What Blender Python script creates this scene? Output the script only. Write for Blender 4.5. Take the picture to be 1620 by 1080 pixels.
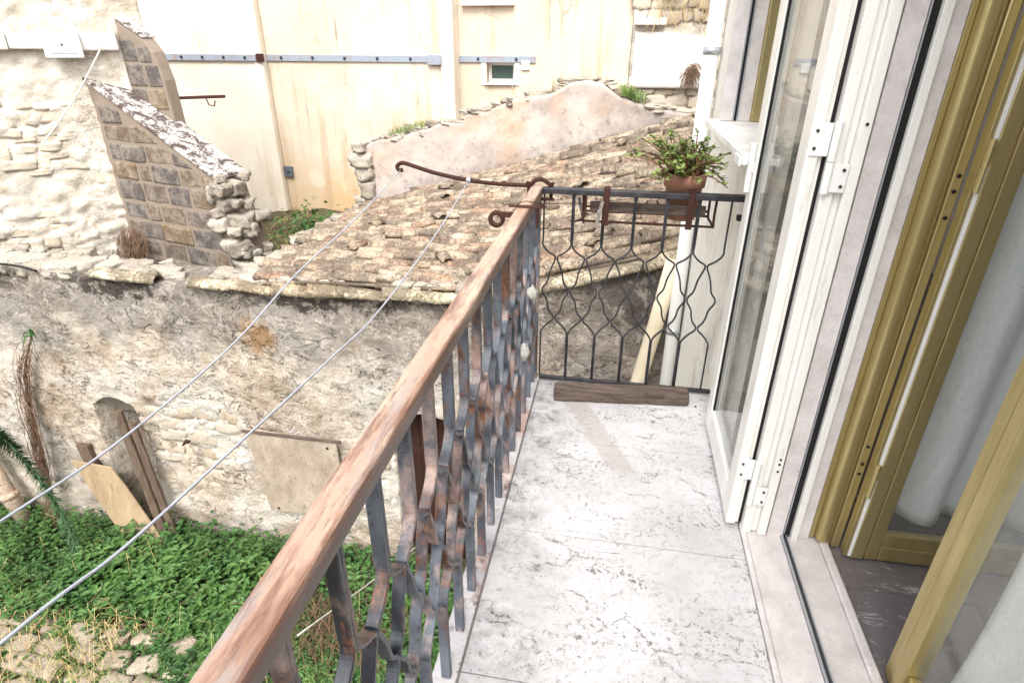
import bpy, bmesh, math, random
import numpy as np
from mathutils import Vector, Matrix, noise as mnoise
C = bpy.context
for o in list(bpy.data.objects): bpy.data.objects.remove(o, do_unlink=True)
sc = C.scene
R = math.radians

# ---------------------------------------------------------------- camera
cam_d = bpy.data.cameras.new('camera'); cam = bpy.data.objects.new('camera', cam_d)
sc.collection.objects.link(cam)
PITCH, YAW, ROLL, EYE = 0.464638671, 0.173633, 0.0049627, 1.6
cf = Vector((-math.sin(YAW)*math.cos(PITCH), math.cos(YAW)*math.cos(PITCH), -math.sin(PITCH)))
cr = Vector((math.cos(YAW), math.sin(YAW), 0)); cu = cr.cross(cf)
r2 = cr*math.cos(ROLL) + cu*math.sin(ROLL); u2 = -cr*math.sin(ROLL) + cu*math.cos(ROLL)
cam.matrix_world = Matrix(((r2.x, u2.x, -cf.x, 0), (r2.y, u2.y, -cf.y, 0), (r2.z, u2.z, -cf.z, EYE), (0, 0, 0, 1)))
cam_d.sensor_width = 36; cam_d.lens = 937.118/1620*36
cam_d.clip_start = 0.02; cam_d.clip_end = 500
sc.camera = cam

# ---------------------------------------------------------------- sky, sun, exposure
SUN_EL, SUN_AZ = R(54), R(176)         # azimuth clockwise from +Y
w = bpy.data.worlds.new('World'); sc.world = w; w.use_nodes = True
wn = w.node_tree; wn.nodes.clear()
sky = wn.nodes.new('ShaderNodeTexSky'); sky.sky_type = 'NISHITA'; sky.sun_disc = False
sky.sun_elevation = SUN_EL; sky.sun_rotation = SUN_AZ; sky.dust_density = 4.0; sky.air_density = 1.0; sky.ozone_density = 1.0
hs = wn.nodes.new('ShaderNodeHueSaturation'); hs.inputs['Saturation'].default_value = 0.2
bg = wn.nodes.new('ShaderNodeBackground'); bg.inputs['Strength'].default_value = 0.15
wo = wn.nodes.new('ShaderNodeOutputWorld')
wn.links.new(sky.outputs[0], hs.inputs['Color']); wn.links.new(hs.outputs[0], bg.inputs['Color']); wn.links.new(bg.outputs[0], wo.inputs['Surface'])
sd = bpy.data.lights.new('sun', 'SUN'); sd.energy = 0.8; sd.angle = R(24); sd.color = (1, 0.96, 0.91)
sun = bpy.data.objects.new('sun', sd); sc.collection.objects.link(sun)
sdir = Vector((math.sin(SUN_AZ)*math.cos(SUN_EL), math.cos(SUN_AZ)*math.cos(SUN_EL), math.sin(SUN_EL)))
sun.rotation_euler = sdir.to_track_quat('Z', 'Y').to_euler(); sun.location = (0, -3, 20)
sc.view_settings.view_transform = 'Standard'; sc.view_settings.look = 'None'
sc.view_settings.exposure = 1.5; sc.view_settings.gamma = 1; sc.view_settings.use_curve_mapping = False

# ---------------------------------------------------------------- materials
def rgb(r, g, b):
    f = lambda v: (v/255/12.92 if v/255 <= .04045 else ((v/255+.055)/1.055)**2.4)
    return (f(r), f(g), f(b), 1)
class NT:
    def __init__(s, name, rough=.85, spec=.3, metal=0.):
        s.m = bpy.data.materials.new(name); s.m.use_nodes = True; s.t = s.m.node_tree
        s.b = s.t.nodes['Principled BSDF']; s.out = s.t.nodes['Material Output']
        s.b.inputs['Roughness'].default_value = rough; s.b.inputs['Specular IOR Level'].default_value = spec; s.b.inputs['Metallic'].default_value = metal
        s.pos = s.t.nodes.new('ShaderNodeNewGeometry').outputs['Position']
    def put(s, inp, v):
        if isinstance(v, bpy.types.NodeSocket): s.t.links.new(v, inp)
        elif v is not None: inp.default_value = v
    def node(s, kind, **kw):
        n = s.t.nodes.new(kind)
        for k, v in kw.items(): setattr(n, k, v)
        return n
    def scale(s, v, k):
        n = s.node('ShaderNodeMapping'); s.put(n.inputs['Vector'], v); n.inputs['Scale'].default_value = k; return n.outputs[0]
    def noise(s, sc_, det=4, ro=.55, dis=0, vec=None):
        n = s.node('ShaderNodeTexNoise'); s.put(n.inputs['Vector'], vec or s.pos)
        n.inputs['Scale'].default_value = sc_; n.inputs['Detail'].default_value = det; n.inputs['Roughness'].default_value = ro; n.inputs['Distortion'].default_value = dis
        return n.outputs['Fac']
    def vor(s, sc_, feat='F1', vec=None, out='Distance', rnd=1):
        n = s.node('ShaderNodeTexVoronoi', feature=feat); s.put(n.inputs['Vector'], vec or s.pos); n.inputs['Scale'].default_value = sc_
        n.inputs['Randomness'].default_value = rnd
        return n.outputs[out]
    def warp(s, sc_, amt):
        n = s.node('ShaderNodeTexNoise'); s.put(n.inputs['Vector'], s.pos); n.inputs['Scale'].default_value = sc_; n.inputs['Detail'].default_value = 3
        v = s.node('ShaderNodeVectorMath', operation='MULTIPLY_ADD'); s.put(v.inputs[0], n.outputs['Color']); v.inputs[1].default_value = (amt,)*3; s.put(v.inputs[2], s.pos)
        return v.outputs[0]
    def ramp(s, f, pts, interp='LINEAR'):
        n = s.node('ShaderNodeValToRGB'); s.put(n.inputs[0], f); e = n.color_ramp.elements; n.color_ramp.interpolation = interp
        while len(e) < len(pts): e.new(.5)
        for el, (p, c) in zip(e, pts):
            el.position = p; el.color = c if not isinstance(c, (int, float)) else (c, c, c, 1)
        return n.outputs[0]
    def mix(s, f, a, b, mode='MIX'):
        n = s.node('ShaderNodeMix', data_type='RGBA', blend_type=mode)
        s.put(n.inputs[0], f); s.put(n.inputs[6], a); s.put(n.inputs[7], b); return n.outputs[2]
    def math(s, op, a, b=None, clamp=False):
        n = s.node('ShaderNodeMath', operation=op, use_clamp=clamp); s.put(n.inputs[0], a)
        if b is not None: s.put(n.inputs[1], b)
        return n.outputs[0]
    def xyz(s):
        n = s.node('ShaderNodeSeparateXYZ'); s.put(n.inputs[0], s.pos); return n.outputs
    def rand(s):
        return s.node('ShaderNodeObjectInfo').outputs['Random']
    def mr(s, v, a, b, c=0., d=1.):
        n = s.node('ShaderNodeMapRange'); s.put(n.inputs[0], v)
        for i, q in enumerate((a, b, c, d)): n.inputs[i+1].default_value = q
        return n.outputs[0]
    def bump(s, h, strength=.5, dist=.01):
        n = s.node('ShaderNodeBump'); s.put(n.inputs['Height'], h); n.inputs['Strength'].default_value = strength; n.inputs['Distance'].default_value = dist
        s.t.links.new(n.outputs[0], s.b.inputs['Normal'])
    def col(s, v): s.put(s.b.inputs['Base Color'], v); return s
    def rough(s, v): s.put(s.b.inputs['Roughness'], v)

MAT = {}
def build_mats():
    # balcony travertine slabs
    n = NT('travertine', .55, .35)
    big = n.noise(2.2, 6, .6); fine = n.noise(38, 6, .7)
    base = n.mix(n.ramp(big, [(.35, 0.), (.65, 1.)]), rgb(186, 183, 184), rgb(212, 210, 211))
    base = n.mix(n.math('MULTIPLY', n.ramp(fine, [(.52, 0.), (.68, 1.)]), .45), base, rgb(150, 143, 138))
    def rotscale(v, k, rz):
        m = n.node('ShaderNodeMapping'); n.put(m.inputs['Vector'], v); m.inputs['Scale'].default_value = k; m.inputs['Rotation'].default_value = (0, 0, rz); return m.outputs[0]
    wv = rotscale(n.warp(7.0, .16), (.8, 2.1, 1), R(-38))
    vein = n.vor(3.6, 'DISTANCE_TO_EDGE', wv); dots = n.noise(95, 3, .6)
    vm = n.math('MULTIPLY', n.ramp(vein, [(0., 1.), (.030, 0.)]), n.ramp(n.noise(4.5, 7, .72), [(.48, 0.), (.58, 1.)]))
    vm = n.math('MULTIPLY', vm, n.ramp(dots, [(.42, .12), (.56, 1.)]))
    base = n.mix(n.math('MULTIPLY', vm, .95), base, rgb(66, 62, 60))
    reg = n.ramp(n.noise(3.0, 9, .8, .3, rotscale(n.pos, (.8, 2.0, 1), R(-38))), [(.47, 0.), (.60, 1.)])
    pits = n.math('MULTIPLY', n.ramp(n.noise(62, 4, .6, .8), [(.545, 0.), (.60, 1.)]), reg)
    base = n.mix(n.math('MULTIPLY', pits, .72), base, rgb(80, 75, 73))
    base = n.mix(n.math('MULTIPLY', n.ramp(n.noise(150, 3, .6), [(.60, 0.), (.68, 1.)]), n.ramp(n.noise(5, 6, .7), [(.45, .15), (.6, .75)])), base, rgb(96, 90, 88))
    pale = n.ramp(n.vor(3.1, 'F1', n.warp(5, .12)), [(.12, .5), (.2, 0.)])
    base = n.mix(pale, base, rgb(208, 206, 207))
    X = n.xyz()
    dirt = n.math('MULTIPLY', n.mr(X[0], -.02, -.34), n.ramp(n.noise(9, 8, .75), [(.40, 0.), (.62, 1.)]))
    dirt = n.math('MULTIPLY', dirt, n.ramp(n.noise(1.6, 2), [(.36, .25), (.56, 1.)]))
    base = n.mix(n.math('MULTIPLY', dirt, .85), base, rgb(74, 70, 68))
    spots = n.math('MULTIPLY', n.ramp(n.vor(8.0, 'F1', n.warp(30, .02)), [(.09, 1.), (.125, 0.)]), n.ramp(n.noise(2.3, 2), [(.57, 0.), (.60, 1.)]))
    base = n.mix(n.math('MULTIPLY', spots, .7), base, rgb(98, 92, 90))
    # pale rectangle where the beam once lay, and the brown trail below it
    dx = n.math('ADD', X[0], n.math('ADD', n.math('MULTIPLY', n.math('SUBTRACT', X[1], 2.5), .46), .10))
    wob = n.math('MULTIPLY', n.math('SUBTRACT', n.noise(14, 4), .5), .05)
    ax = n.math('ABSOLUTE', n.math('ADD', dx, wob))
    tr = n.math('MULTIPLY', n.ramp(ax, [(.048, 1.), (.066, 0.)]), n.math('MULTIPLY', n.mr(X[1], 1.99, 2.06), n.mr(X[1], 2.62, 2.58)))
    base = n.mix(n.math('MULTIPLY', tr, .62), base, n.mix(fine, rgb(146, 138, 132), rgb(184, 177, 171)))
    n.col(base); n.bump(n.math('SUBTRACT', n.noise(60, 5), n.math('MULTIPLY', n.math('ADD', vm, pits), 1.2)), .35, .004)
    n.rough(n.mr(fine, .3, .7, .35, .75))
    MAT['travertine'] = n.m
    # marble of the jambs and threshold
    n = NT('jamb_marble', .45, .4)
    base = n.mix(n.ramp(n.noise(9, 7, .65), [(.35, 0.), (.65, 1.)]), rgb(198, 191, 189), rgb(220, 214, 212))
    base = n.mix(n.math('MULTIPLY', n.ramp(n.noise(90, 5, .75), [(.52, 0.), (.68, 1.)]), .26), base, rgb(140, 131, 127))
    pk = n.math('MULTIPLY', n.ramp(n.vor(24), [(.05, 1.), (.09, 0.)]), n.ramp(n.noise(6), [(.55, 0.), (.62, 1.)]))
    base = n.mix(n.math('MULTIPLY', pk, .8), base, rgb(86, 78, 74)); n.col(base); n.bump(n.noise(90, 4), .15, .002)
    MAT['jamb'] = n.m
    n = NT('dark_marble', .16, .5)
    base = n.mix(n.noise(7, 6, .65), rgb(92, 86, 88), rgb(120, 114, 115))
    v = n.math('ABSOLUTE', n.math('SUBTRACT', n.noise(3.4, 5, .6, 1.2, n.scale(n.pos, (.8, 2.2, 1))), .5)); v = n.ramp(v, [(0., 1.), (.012, 0.)])
    v = n.math('MULTIPLY', v, n.ramp(n.noise(6, 5, .7), [(.50, 0.), (.62, 1.)]))
    X = n.xyz(); jt = n.math('ADD', n.math('LESS_THAN', n.math('ABSOLUTE', n.math('SUBTRACT', X[0], 1.16)), .0012), n.math('LESS_THAN', n.math('ABSOLUTE', n.math('SUBTRACT', X[1], 1.42)), .0012))
    base = n.mix(n.math('MULTIPLY', v, .8), base, rgb(205, 200, 202)); n.col(base); MAT['dark_marble'] = n.m
    # aluminium, rubber, gold
    n = NT('white_aluminium', .35, .45); g = n.noise(3, 5, .6, vec=n.scale(n.pos, (6, 6, .7)))
    n.col(n.mix(n.ramp(g, [(.4, 0.), (.75, 1.)]), rgb(234, 233, 227), rgb(222, 219, 210))); n.rough(n.mr(g, .3, .7, .28, .45)); d_ = n.math('MULTIPLY', n.ramp(n.noise(9, 8, .78, .3, n.scale(n.pos, (3, 3, .5))), [(.55, 0.), (.70, 1.)]), .5)
    sp = n.math('MULTIPLY', n.ramp(n.noise(130, 3, .6), [(.66, 0.), (.72, 1.)]), .6)
    n.col(n.mix(n.math('ADD', d_, sp, True), n.mix(n.ramp(g, [(.4, 0.), (.75, 1.)]), rgb(235, 234, 229), rgb(224, 221, 213)), rgb(168, 158, 146))); n.bump(n.noise(25, 5), .05, .002); MAT['white_alu'] = n.m
    n = NT('mill_aluminium', .32, .5, .6); n.col(n.mix(n.noise(12, 4), rgb(205, 208, 214), rgb(178, 180, 188))); MAT['mill_alu'] = n.m
    n = NT('black_rubber', .6, .3); n.col(n.mix(n.noise(20, 4), rgb(16, 16, 18), rgb(34, 32, 32))); MAT['rubber'] = n.m
    n = NT('gold_anodised', .28, .5, .75); g = n.noise(5, 5, .6, vec=n.scale(n.pos, (5, 5, .6)))
    n.col(n.mix(n.ramp(g, [(.35, 0.), (.7, 1.)]), rgb(196, 180, 130), rgb(174, 158, 108))); n.rough(n.mr(g, .3, .7, .28, .46))
    n.bump(n.noise(40, 3, vec=n.scale(n.pos, (1, 1, .02))), .06, .002); MAT['gold'] = n.m
    # glass
    n = NT('window_glass', .03); n.b.inputs['Base Color'].default_value = (.9, .95, .93, 1)
    tr = n.node('ShaderNodeBsdfTransparent'); tr.inputs[0].default_value = (.97, .98, .975, 1)
    gl = n.node('ShaderNodeBsdfGlossy'); gl.inputs['Roughness'].default_value = .02
    lw = n.node('ShaderNodeLayerWeight'); lw.inputs['Blend'].default_value = .5
    frv = n.math('ADD', n.math('MULTIPLY', n.math('POWER', lw.outputs['Facing'], 5.), .8), .035)
    mx = n.node('ShaderNodeMixShader'); n.put(mx.inputs[0], frv); n.t.links.new(tr.outputs[0], mx.inputs[1]); n.t.links.new(gl.outputs[0], mx.inputs[2])
    df = n.node('ShaderNodeBsdfDiffuse'); df.inputs[0].default_value = rgb(200, 200, 195)
    mx2 = n.node('ShaderNodeMixShader'); n.put(mx2.inputs[0], n.mr(n.noise(5, 6, .65, vec=n.scale(n.pos, (3, 3, .5))), .35, .75, .04, .14))
    n.t.links.new(mx.outputs[0], mx2.inputs[1]); n.t.links.new(df.outputs[0], mx2.inputs[2])
    n.t.links.new(mx2.outputs[0], n.out.inputs['Surface']); MAT['glass'] = n.m
    # curtain
    n = NT('embossed_curtain', .8, .2)
    flo = n.noise(34, 2, .5, 2.2); ln_ = n.math('ABSOLUTE', n.math('SUBTRACT', flo, .5)); curl = n.ramp(ln_, [(0., 1.), (.035, 0.)])
    n.col(n.mix(n.math('MULTIPLY', curl, .5), rgb(246, 249, 249), rgb(226, 232, 231)))
    n.bump(n.math('ADD', n.noise(26, 2, .5, 2.2), n.math('MULTIPLY', curl, .5)), .45, .006)
    n.b.inputs['Subsurface Weight'].default_value = 0.
    tl = n.node('ShaderNodeBsdfTranslucent'); tl.inputs[0].default_value = (.75, .8, .79, 1)
    ms = n.node('ShaderNodeMixShader'); ms.inputs[0].default_value = .04
    n.t.links.new(n.b.outputs[0], ms.inputs[1]); n.t.links.new(tl.outputs[0], ms.inputs[2]); n.t.links.new(ms.outputs[0], n.out.inputs['Surface'])
    MAT['curtain'] = n.m
    # worn paint on the handrail and balusters
    def worn(name, lo, hi, rust_amt, stretch):
        n = NT(name, .42, .55)
        vec = n.scale(n.pos, stretch)
        a = n.noise(6, 6, .6, .3, vec); b = n.noise(8.5, 6, .62, .5, vec); c = n.noise(60, 6, .72, 0, n.scale(n.pos, (1, 1, .6)))
        base = n.mix(n.ramp(a, [(.34, 0.), (.64, 1.)]), lo, hi)
        base = n.mix(n.ramp(n.math('ADD', n.math('MULTIPLY', b, .85), n.math('MULTIPLY', c, .15)), [(.51, 0.), (.62, .9)]), base, n.mix(n.ramp(a, [(.4, 0.), (.6, 1.)]), rgb(142, 112, 98), rgb(204, 176, 164)))
        ru = n.math('ADD', n.math('MULTIPLY', n.noise(7, 6, .62, .4, n.scale(n.pos, (1.3, 1.3, .5))), .8), n.math('MULTIPLY', c, .2))
        base = n.mix(n.ramp(ru, [(.54, 0.), (.61, .9)]), base, n.mix(n.ramp(c, [(.42, 0.), (.58, 1.)]), rgb(52, 36, 32), rgb(124, 80, 54)))
        sk = n.math('MULTIPLY', n.ramp(n.noise(70, 6, .75), [(.57, 0.), (.64, 1.)]), .7)
        base = n.mix(sk, base, rgb(40, 36, 38))
        n.col(base); n.rough(n.mr(a, .3, .7, .32, .6)); n.bump(n.math('ADD', n.math('MULTIPLY', b, .6), c), .5, .0025); return n.m
    MAT['bar_paint'] = worn('worn_blue_grey_paint', rgb(40, 44, 51), rgb(110, 117, 128), .04, (1, 1, .38))
    n = NT('worn_handrail', .45, .45)
    vec = n.scale(n.pos, (3.0, .38, 3.0)); a = n.noise(5, 7, .62, .3, vec); b = n.noise(11, 8, .7, .2, vec); c = n.noise(70, 5, .7, 0, n.scale(n.pos, (2, .25, 2)))
    base = n.mix(n.ramp(a, [(.34, 0.), (.66, 1.)]), rgb(156, 124, 104), rgb(196, 168, 148))
    base = n.mix(n.math('MULTIPLY', n.ramp(b, [(.50, 0.), (.62, 1.)]), .75), base, rgb(150, 144, 141))
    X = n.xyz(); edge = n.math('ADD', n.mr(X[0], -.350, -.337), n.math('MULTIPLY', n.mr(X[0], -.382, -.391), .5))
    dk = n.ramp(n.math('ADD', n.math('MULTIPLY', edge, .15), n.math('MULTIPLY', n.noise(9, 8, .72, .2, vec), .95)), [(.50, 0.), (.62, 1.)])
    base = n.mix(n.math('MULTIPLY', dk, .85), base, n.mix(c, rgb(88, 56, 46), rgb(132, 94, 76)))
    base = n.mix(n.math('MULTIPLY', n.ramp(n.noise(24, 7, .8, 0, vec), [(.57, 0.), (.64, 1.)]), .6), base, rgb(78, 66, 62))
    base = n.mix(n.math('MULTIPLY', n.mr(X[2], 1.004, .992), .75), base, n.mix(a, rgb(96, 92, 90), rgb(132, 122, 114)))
    n.col(base); n.rough(n.mr(b, .3, .7, .3, .55)); n.bump(n.math('SUBTRACT', b, n.math('MULTIPLY', dk, .6)), .3, .002); MAT['handrail'] = n.m
    MAT['pale_rail'] = worn('pale_worn_rail', rgb(150, 150, 156), rgb(206, 200, 198), .0, (.5, .5, 1))
    n = NT('dark_iron', .5, .45); b = n.noise(16, 7, .7)
    base = n.mix(n.ramp(b, [(.45, 0.), (.62, 1.)]), rgb(36, 37, 41), rgb(60, 60, 65)); base = n.mix(n.ramp(n.noise(28, 6, .7), [(.56, 0.), (.68, 1.)]), base, rgb(64, 44, 36)); n.col(base); n.bump(b, .25, .002); MAT['iron'] = n.m
    n = NT('rusty_iron', .8, .25); b = n.noise(26, 7, .7); n.col(n.mix(b, rgb(42, 27, 25), rgb(78, 46, 36))); n.bump(b, .4, .002); MAT['rust'] = n.m
    n = NT('galvanised_wire', .45, .5, .3); n.col(n.mix(n.noise(30, 4), rgb(168, 172, 182), rgb(196, 200, 210))); MAT['wire'] = n.m
    n = NT('white_cord', .8, .2); n.col(n.mix(n.noise(30, 4), rgb(222, 218, 208), rgb(196, 190, 180))); MAT['cord'] = n.m
    # woods
    def wood(name, a, b, stretch, sc_=14, dark=rgb(50, 40, 34)):
        n = NT(name, .85, .2); v = n.scale(n.warp(6, .03), stretch); g = n.noise(sc_, 8, .7, .2, v); f = n.noise(sc_*4, 6, .7, 0, v)
        base = n.mix(n.ramp(g, [(.35, 0.), (.65, 1.)]), a, b); base = n.mix(n.math('MULTIPLY', n.ramp(f, [(.54, 0.), (.66, 1.)]), .7), base, dark)
        n.col(base); n.bump(n.math('ADD', g, n.math('MULTIPLY', f, .6)), .6, .006); return n.m
    MAT['wood_x'] = wood('weathered_wood_x', rgb(66, 56, 50), rgb(118, 104, 95), (.25, 2.5, 2.5), 18)
    MAT['wood_z'] = wood('weathered_wood_z', rgb(74, 60, 50), rgb(112, 96, 82), (3, 3, .3), 12)
    MAT['peg_wood'] = wood('grey_peg_wood', rgb(120, 114, 108), rgb(160, 154, 146), (4, 4, .6), 20)
    MAT['ply'] = wood('pale_plywood', rgb(142, 122, 96), rgb(168, 148, 120), (1.5, 1.5, .3), 5, rgb(118, 92, 62))
    MAT['brown_door'] = wood('brown_door_paint', rgb(50, 31, 27), rgb(62, 40, 34), (3, 3, .3), 8, rgb(36, 24, 22))
    MAT['panel'] = wood('weathered_hatch', rgb(142, 128, 112), rgb(178, 164, 148), (1, 1, .5), 7, rgb(96, 84, 74))
    # courtyard front wall
    n = NT('old_lime_wall', .95, .15)
    X = n.xyz(); big = n.noise(1.1, 6, .62, .3); med = n.noise(4.2, 8, .65, .2); fin = n.noise(24, 7, .7)
    base = n.mix(n.ramp(med, [(.36, 0.), (.64, 1.)]), rgb(160, 143, 124), rgb(200, 188, 172))
    base = n.mix(n.ramp(big, [(.46, 0.), (.60, 1.)]), base, n.mix(fin, rgb(192, 184, 174), rgb(220, 213, 204)))
    up = n.math('ADD', n.mr(X[2], -1.55, -.6), n.math('MULTIPLY', n.math('SUBTRACT', big, .5), 2.2))
    base = n.mix(n.math('MULTIPLY', n.ramp(up, [(.35, 0.), (.75, 1.)]), .72), base, n.mix(med, rgb(104, 98, 93), rgb(156, 149, 142)))
    damp = n.math('MULTIPLY', n.mr(X[2], -2.9, -3.5), .5)
    base = n.mix(damp, base, rgb(150, 132, 116))
    och = n.node('ShaderNodeVectorMath', operation='DISTANCE'); n.put(och.inputs[0], n.warp(5, .25)); och.inputs[1].default_value = (-3.05, 4.55, -.70)
    base = n.mix(n.math('MULTIPLY', n.ramp(och.outputs['Value'], [(.10, 1.), (.24, 0.)]), .75), base, rgb(150, 112, 66))
    lic = n.math('ADD', n.mr(X[2], -.78, -.34), n.math('MULTIPLY', n.math('SUBTRACT', n.noise(3.2, 8, .75), .5), 3.0))
    lic = n.math('MULTIPLY', n.ramp(lic, [(.56, 0.), (.68, 1.)]), n.math('MULTIPLY', n.mr(X[2], -.85, -.6), n.ramp(n.noise(.55, 2), [(.44, .25), (.54, 1.)])))
    base = n.mix(n.math('MULTIPLY', lic, .92), base, n.mix(fin, rgb(38, 33, 31), rgb(84, 74, 70)))
    base = n.mix(n.math('MULTIPLY', n.ramp(n.noise(13, 7, .78), [(.58, 0.), (.70, 1.)]), .55), base, rgb(128, 112, 98))
    def ridge(sc_, wd, k=(1, 1, 1.9)):
        return n.ramp(n.math('ABSOLUTE', n.math('SUBTRACT', n.noise(sc_, 5, .62, .9, n.scale(n.pos, k)), .5)), [(0., 1.), (wd, 0.)])
    crev = n.math('ADD', n.math('MULTIPLY', ridge(3.2, .020), n.ramp(n.noise(2.6, 6, .7), [(.48, 0.), (.60, 1.)])), n.math('MULTIPLY', ridge(7.5, .024), n.ramp(n.noise(3.7, 6, .7), [(.52, 0.), (.62, .8)])))
    crev = n.math('MULTIPLY', crev, n.ramp(fin, [(.38, .1), (.56, 1.)]), True)
    base = n.mix(n.math('MULTIPLY', crev, .8), base, rgb(84, 68, 56))
    flake = n.ramp(n.noise(6.5, 8, .75, .6), [(.535, 0.), (.555, 1.)])
    base = n.mix(n.math('MULTIPLY', flake, .35), base, rgb(214, 204, 190))
    spk = n.math('MULTIPLY', n.ramp(n.noise(46, 6, .72), [(.56, 0.), (.64, 1.)]), n.ramp(n.noise(3.1, 5, .7), [(.42, .2), (.58, .8)]))
    base = n.mix(spk, base, rgb(108, 94, 82))
    n.col(base); n.bump(n.math('SUBTRACT', n.math('ADD', med, n.math('MULTIPLY', fin, .7)), n.math('MULTIPLY', crev, .8)), 1., .045); MAT['wall'] = n.m
    def stone(name, cols, dark, amt=.5, sc_=9):
        n = NT(name, .95, .15); r = n.rand(); a = n.noise(sc_, 7, .68); f = n.noise(sc_*4, 6, .72)
        base = n.ramp(r, [(i/(len(cols)-1), c) for i, c in enumerate(cols)])
        base = n.mix(n.math('MULTIPLY', n.ramp(a, [(.36, 1.), (.58, 0.)]), .3), base, rgb(200, 190, 174))
        base = n.mix(n.math('MULTIPLY', n.ramp(f, [(.54, 0.), (.66, 1.)]), amt), base, dark)
        n.col(base); n.bump(n.math('ADD', a, f), .7, .012); return n.m
    MAT['wall_stone'] = stone('wall_stone', [rgb(164, 149, 130), rgb(178, 165, 147), rgb(190, 179, 163), rgb(170, 158, 142), rgb(200, 191, 177)], rgb(136, 116, 96))
    MAT['cream_stone'] = stone('cream_rubble', [rgb(196, 184, 165), rgb(212, 202, 185), rgb(200, 184, 162), rgb(218, 210, 197)], rgb(178, 150, 120), .4)
    MAT['block'] = stone('buttress_block', [rgb(88, 83, 81), rgb(98, 90, 86), rgb(108, 94, 80), rgb(118, 101, 80)], rgb(66, 60, 57), .7, 7)
    MAT['ragged'] = stone('ragged_pale_stone', [rgb(150, 141, 129), rgb(182, 174, 160), rgb(128, 118, 107)], rgb(50, 44, 41), .9, 12)
    MAT['paver'] = stone('pale_paver', [rgb(150, 136, 118), rgb(168, 155, 138), rgb(138, 122, 106)], rgb(84, 72, 60), .7, 14)
    n = NT('buttress_mortar', .95, .12); a = n.noise(9, 7, .65); n.col(n.mix(a, rgb(124, 111, 98), rgb(152, 139, 125))); n.bump(a, .6, .02); MAT['mortar'] = n.m
    n = NT('limewashed_rubble', .95, .12); a = n.noise(2.4, 8, .68, .3); f = n.noise(17, 7, .72)
    base = n.mix(n.ramp(a, [(.38, 0.), (.6, 1.)]), rgb(194, 182, 164), rgb(224, 217, 205)); base = n.mix(n.math('MULTIPLY', n.ramp(f, [(.57, 0.), (.70, 1.)]), .6), base, rgb(182, 148, 118))
    rg = lambda q, wd: n.ramp(n.math('ABSOLUTE', n.math('SUBTRACT', n.noise(q, 5, .62, .9, n.scale(n.pos, (1, 1, 1.9))), .5)), [(0., 1.), (wd, 0.)])
    crev = n.math('MULTIPLY', n.math('ADD', rg(3.0, .018), rg(6.5, .02), True), n.ramp(n.noise(2.2, 7, .72), [(.47, 0.), (.60, 1.)]))
    base = n.mix(n.math('MULTIPLY', crev, .75), base, rgb(118, 92, 72))
    n.col(base); n.bump(n.math('ADD', a, f), .8, .03); MAT['limewash'] = n.m
    n = NT('white_render', .9, .2); a = n.noise(3, 7, .65); n.col(n.mix(n.ramp(a, [(.42, 0.), (.7, 1.)]), rgb(236, 232, 226), rgb(204, 198, 192))); n.bump(a, .4, .02); MAT['white_render'] = n.m
    n = NT('lichened_cap', .95, .12); a = n.noise(7, 9, .8, .5); f = n.noise(30, 7, .75)
    base = n.mix(n.ramp(n.math('ADD', n.math('MULTIPLY', a, .75), n.math('MULTIPLY', f, .3)), [(.46, 0.), (.56, 1.)]), rgb(218, 213, 208), rgb(84, 73, 69)); n.col(base); n.bump(f, .6, .015); MAT['cap'] = n.m
    # ochre render of the tall building
    n = NT('ochre_render', .92, .15); X = n.xyz(); a = n.noise(.9, 7, .62, .3); s = n.noise(3.0, 6, .6, 0, n.scale(n.pos, (1.6, 1.6, .16))); f = n.noise(22, 6, .7)
    base = n.mix(n.ramp(a, [(.36, 0.), (.66, 1.)]), rgb(202, 186, 166), rgb(218, 204, 186))
    low = n.math('ADD', n.mr(X[2], .7, -1.5), n.math('MULTIPLY', n.math('SUBTRACT', a, .5), 1.6))
    base = n.mix(n.math('MULTIPLY', n.ramp(low, [(.35, 0.), (.9, 1.)]), .9), base, n.mix(s, rgb(190, 156, 110), rgb(206, 176, 134)))
    base = n.mix(n.math('MULTIPLY', n.ramp(s, [(.50, 0.), (.66, 1.)]), .6), base, rgb(178, 150, 120))
    base = n.mix(n.math('MULTIPLY', n.ramp(n.noise(7, 7, .75), [(.57, 0.), (.72, 1.)]), .4), base, rgb(240, 230, 212))
    th2 = n.noise(5, 6, .65, 0, n.scale(n.pos, (3.2, 3.2, .10)))
    base = n.mix(n.math('MULTIPLY', n.ramp(th2, [(.60, 0.), (.68, 1.)]), n.ramp(n.noise(.8, 4), [(.45, 0.), (.6, .7)])), base, rgb(122, 104, 88))
    blot = n.ramp(n.vor(1.6, 'F1', n.warp(3, .35)), [(.18, .55), (.30, 0.)])
    base = n.mix(blot, base, n.mix(f, rgb(204, 190, 168), rgb(232, 222, 204)))
    ck = n.math('MULTIPLY', n.ramp(n.vor(1.3, 'DISTANCE_TO_EDGE', n.warp(4, .22)), [(0., 1.), (.010, 0.)]), n.ramp(n.noise(1.1, 4), [(.5, 0.), (.6, .7)]))
    base = n.mix(ck, base, rgb(140, 118, 96))
    n.col(base); n.bump(n.math('ADD', a, n.math('MULTIPLY', f, .3)), .4, .03); MAT['ochre'] = n.m
    n = NT('pale_render', .92, .15); a = n.noise(1.3, 7, .65); s = n.noise(3.2, 6, .6, 0, n.scale(n.pos, (1.8, 1.8, .15)))
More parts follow.
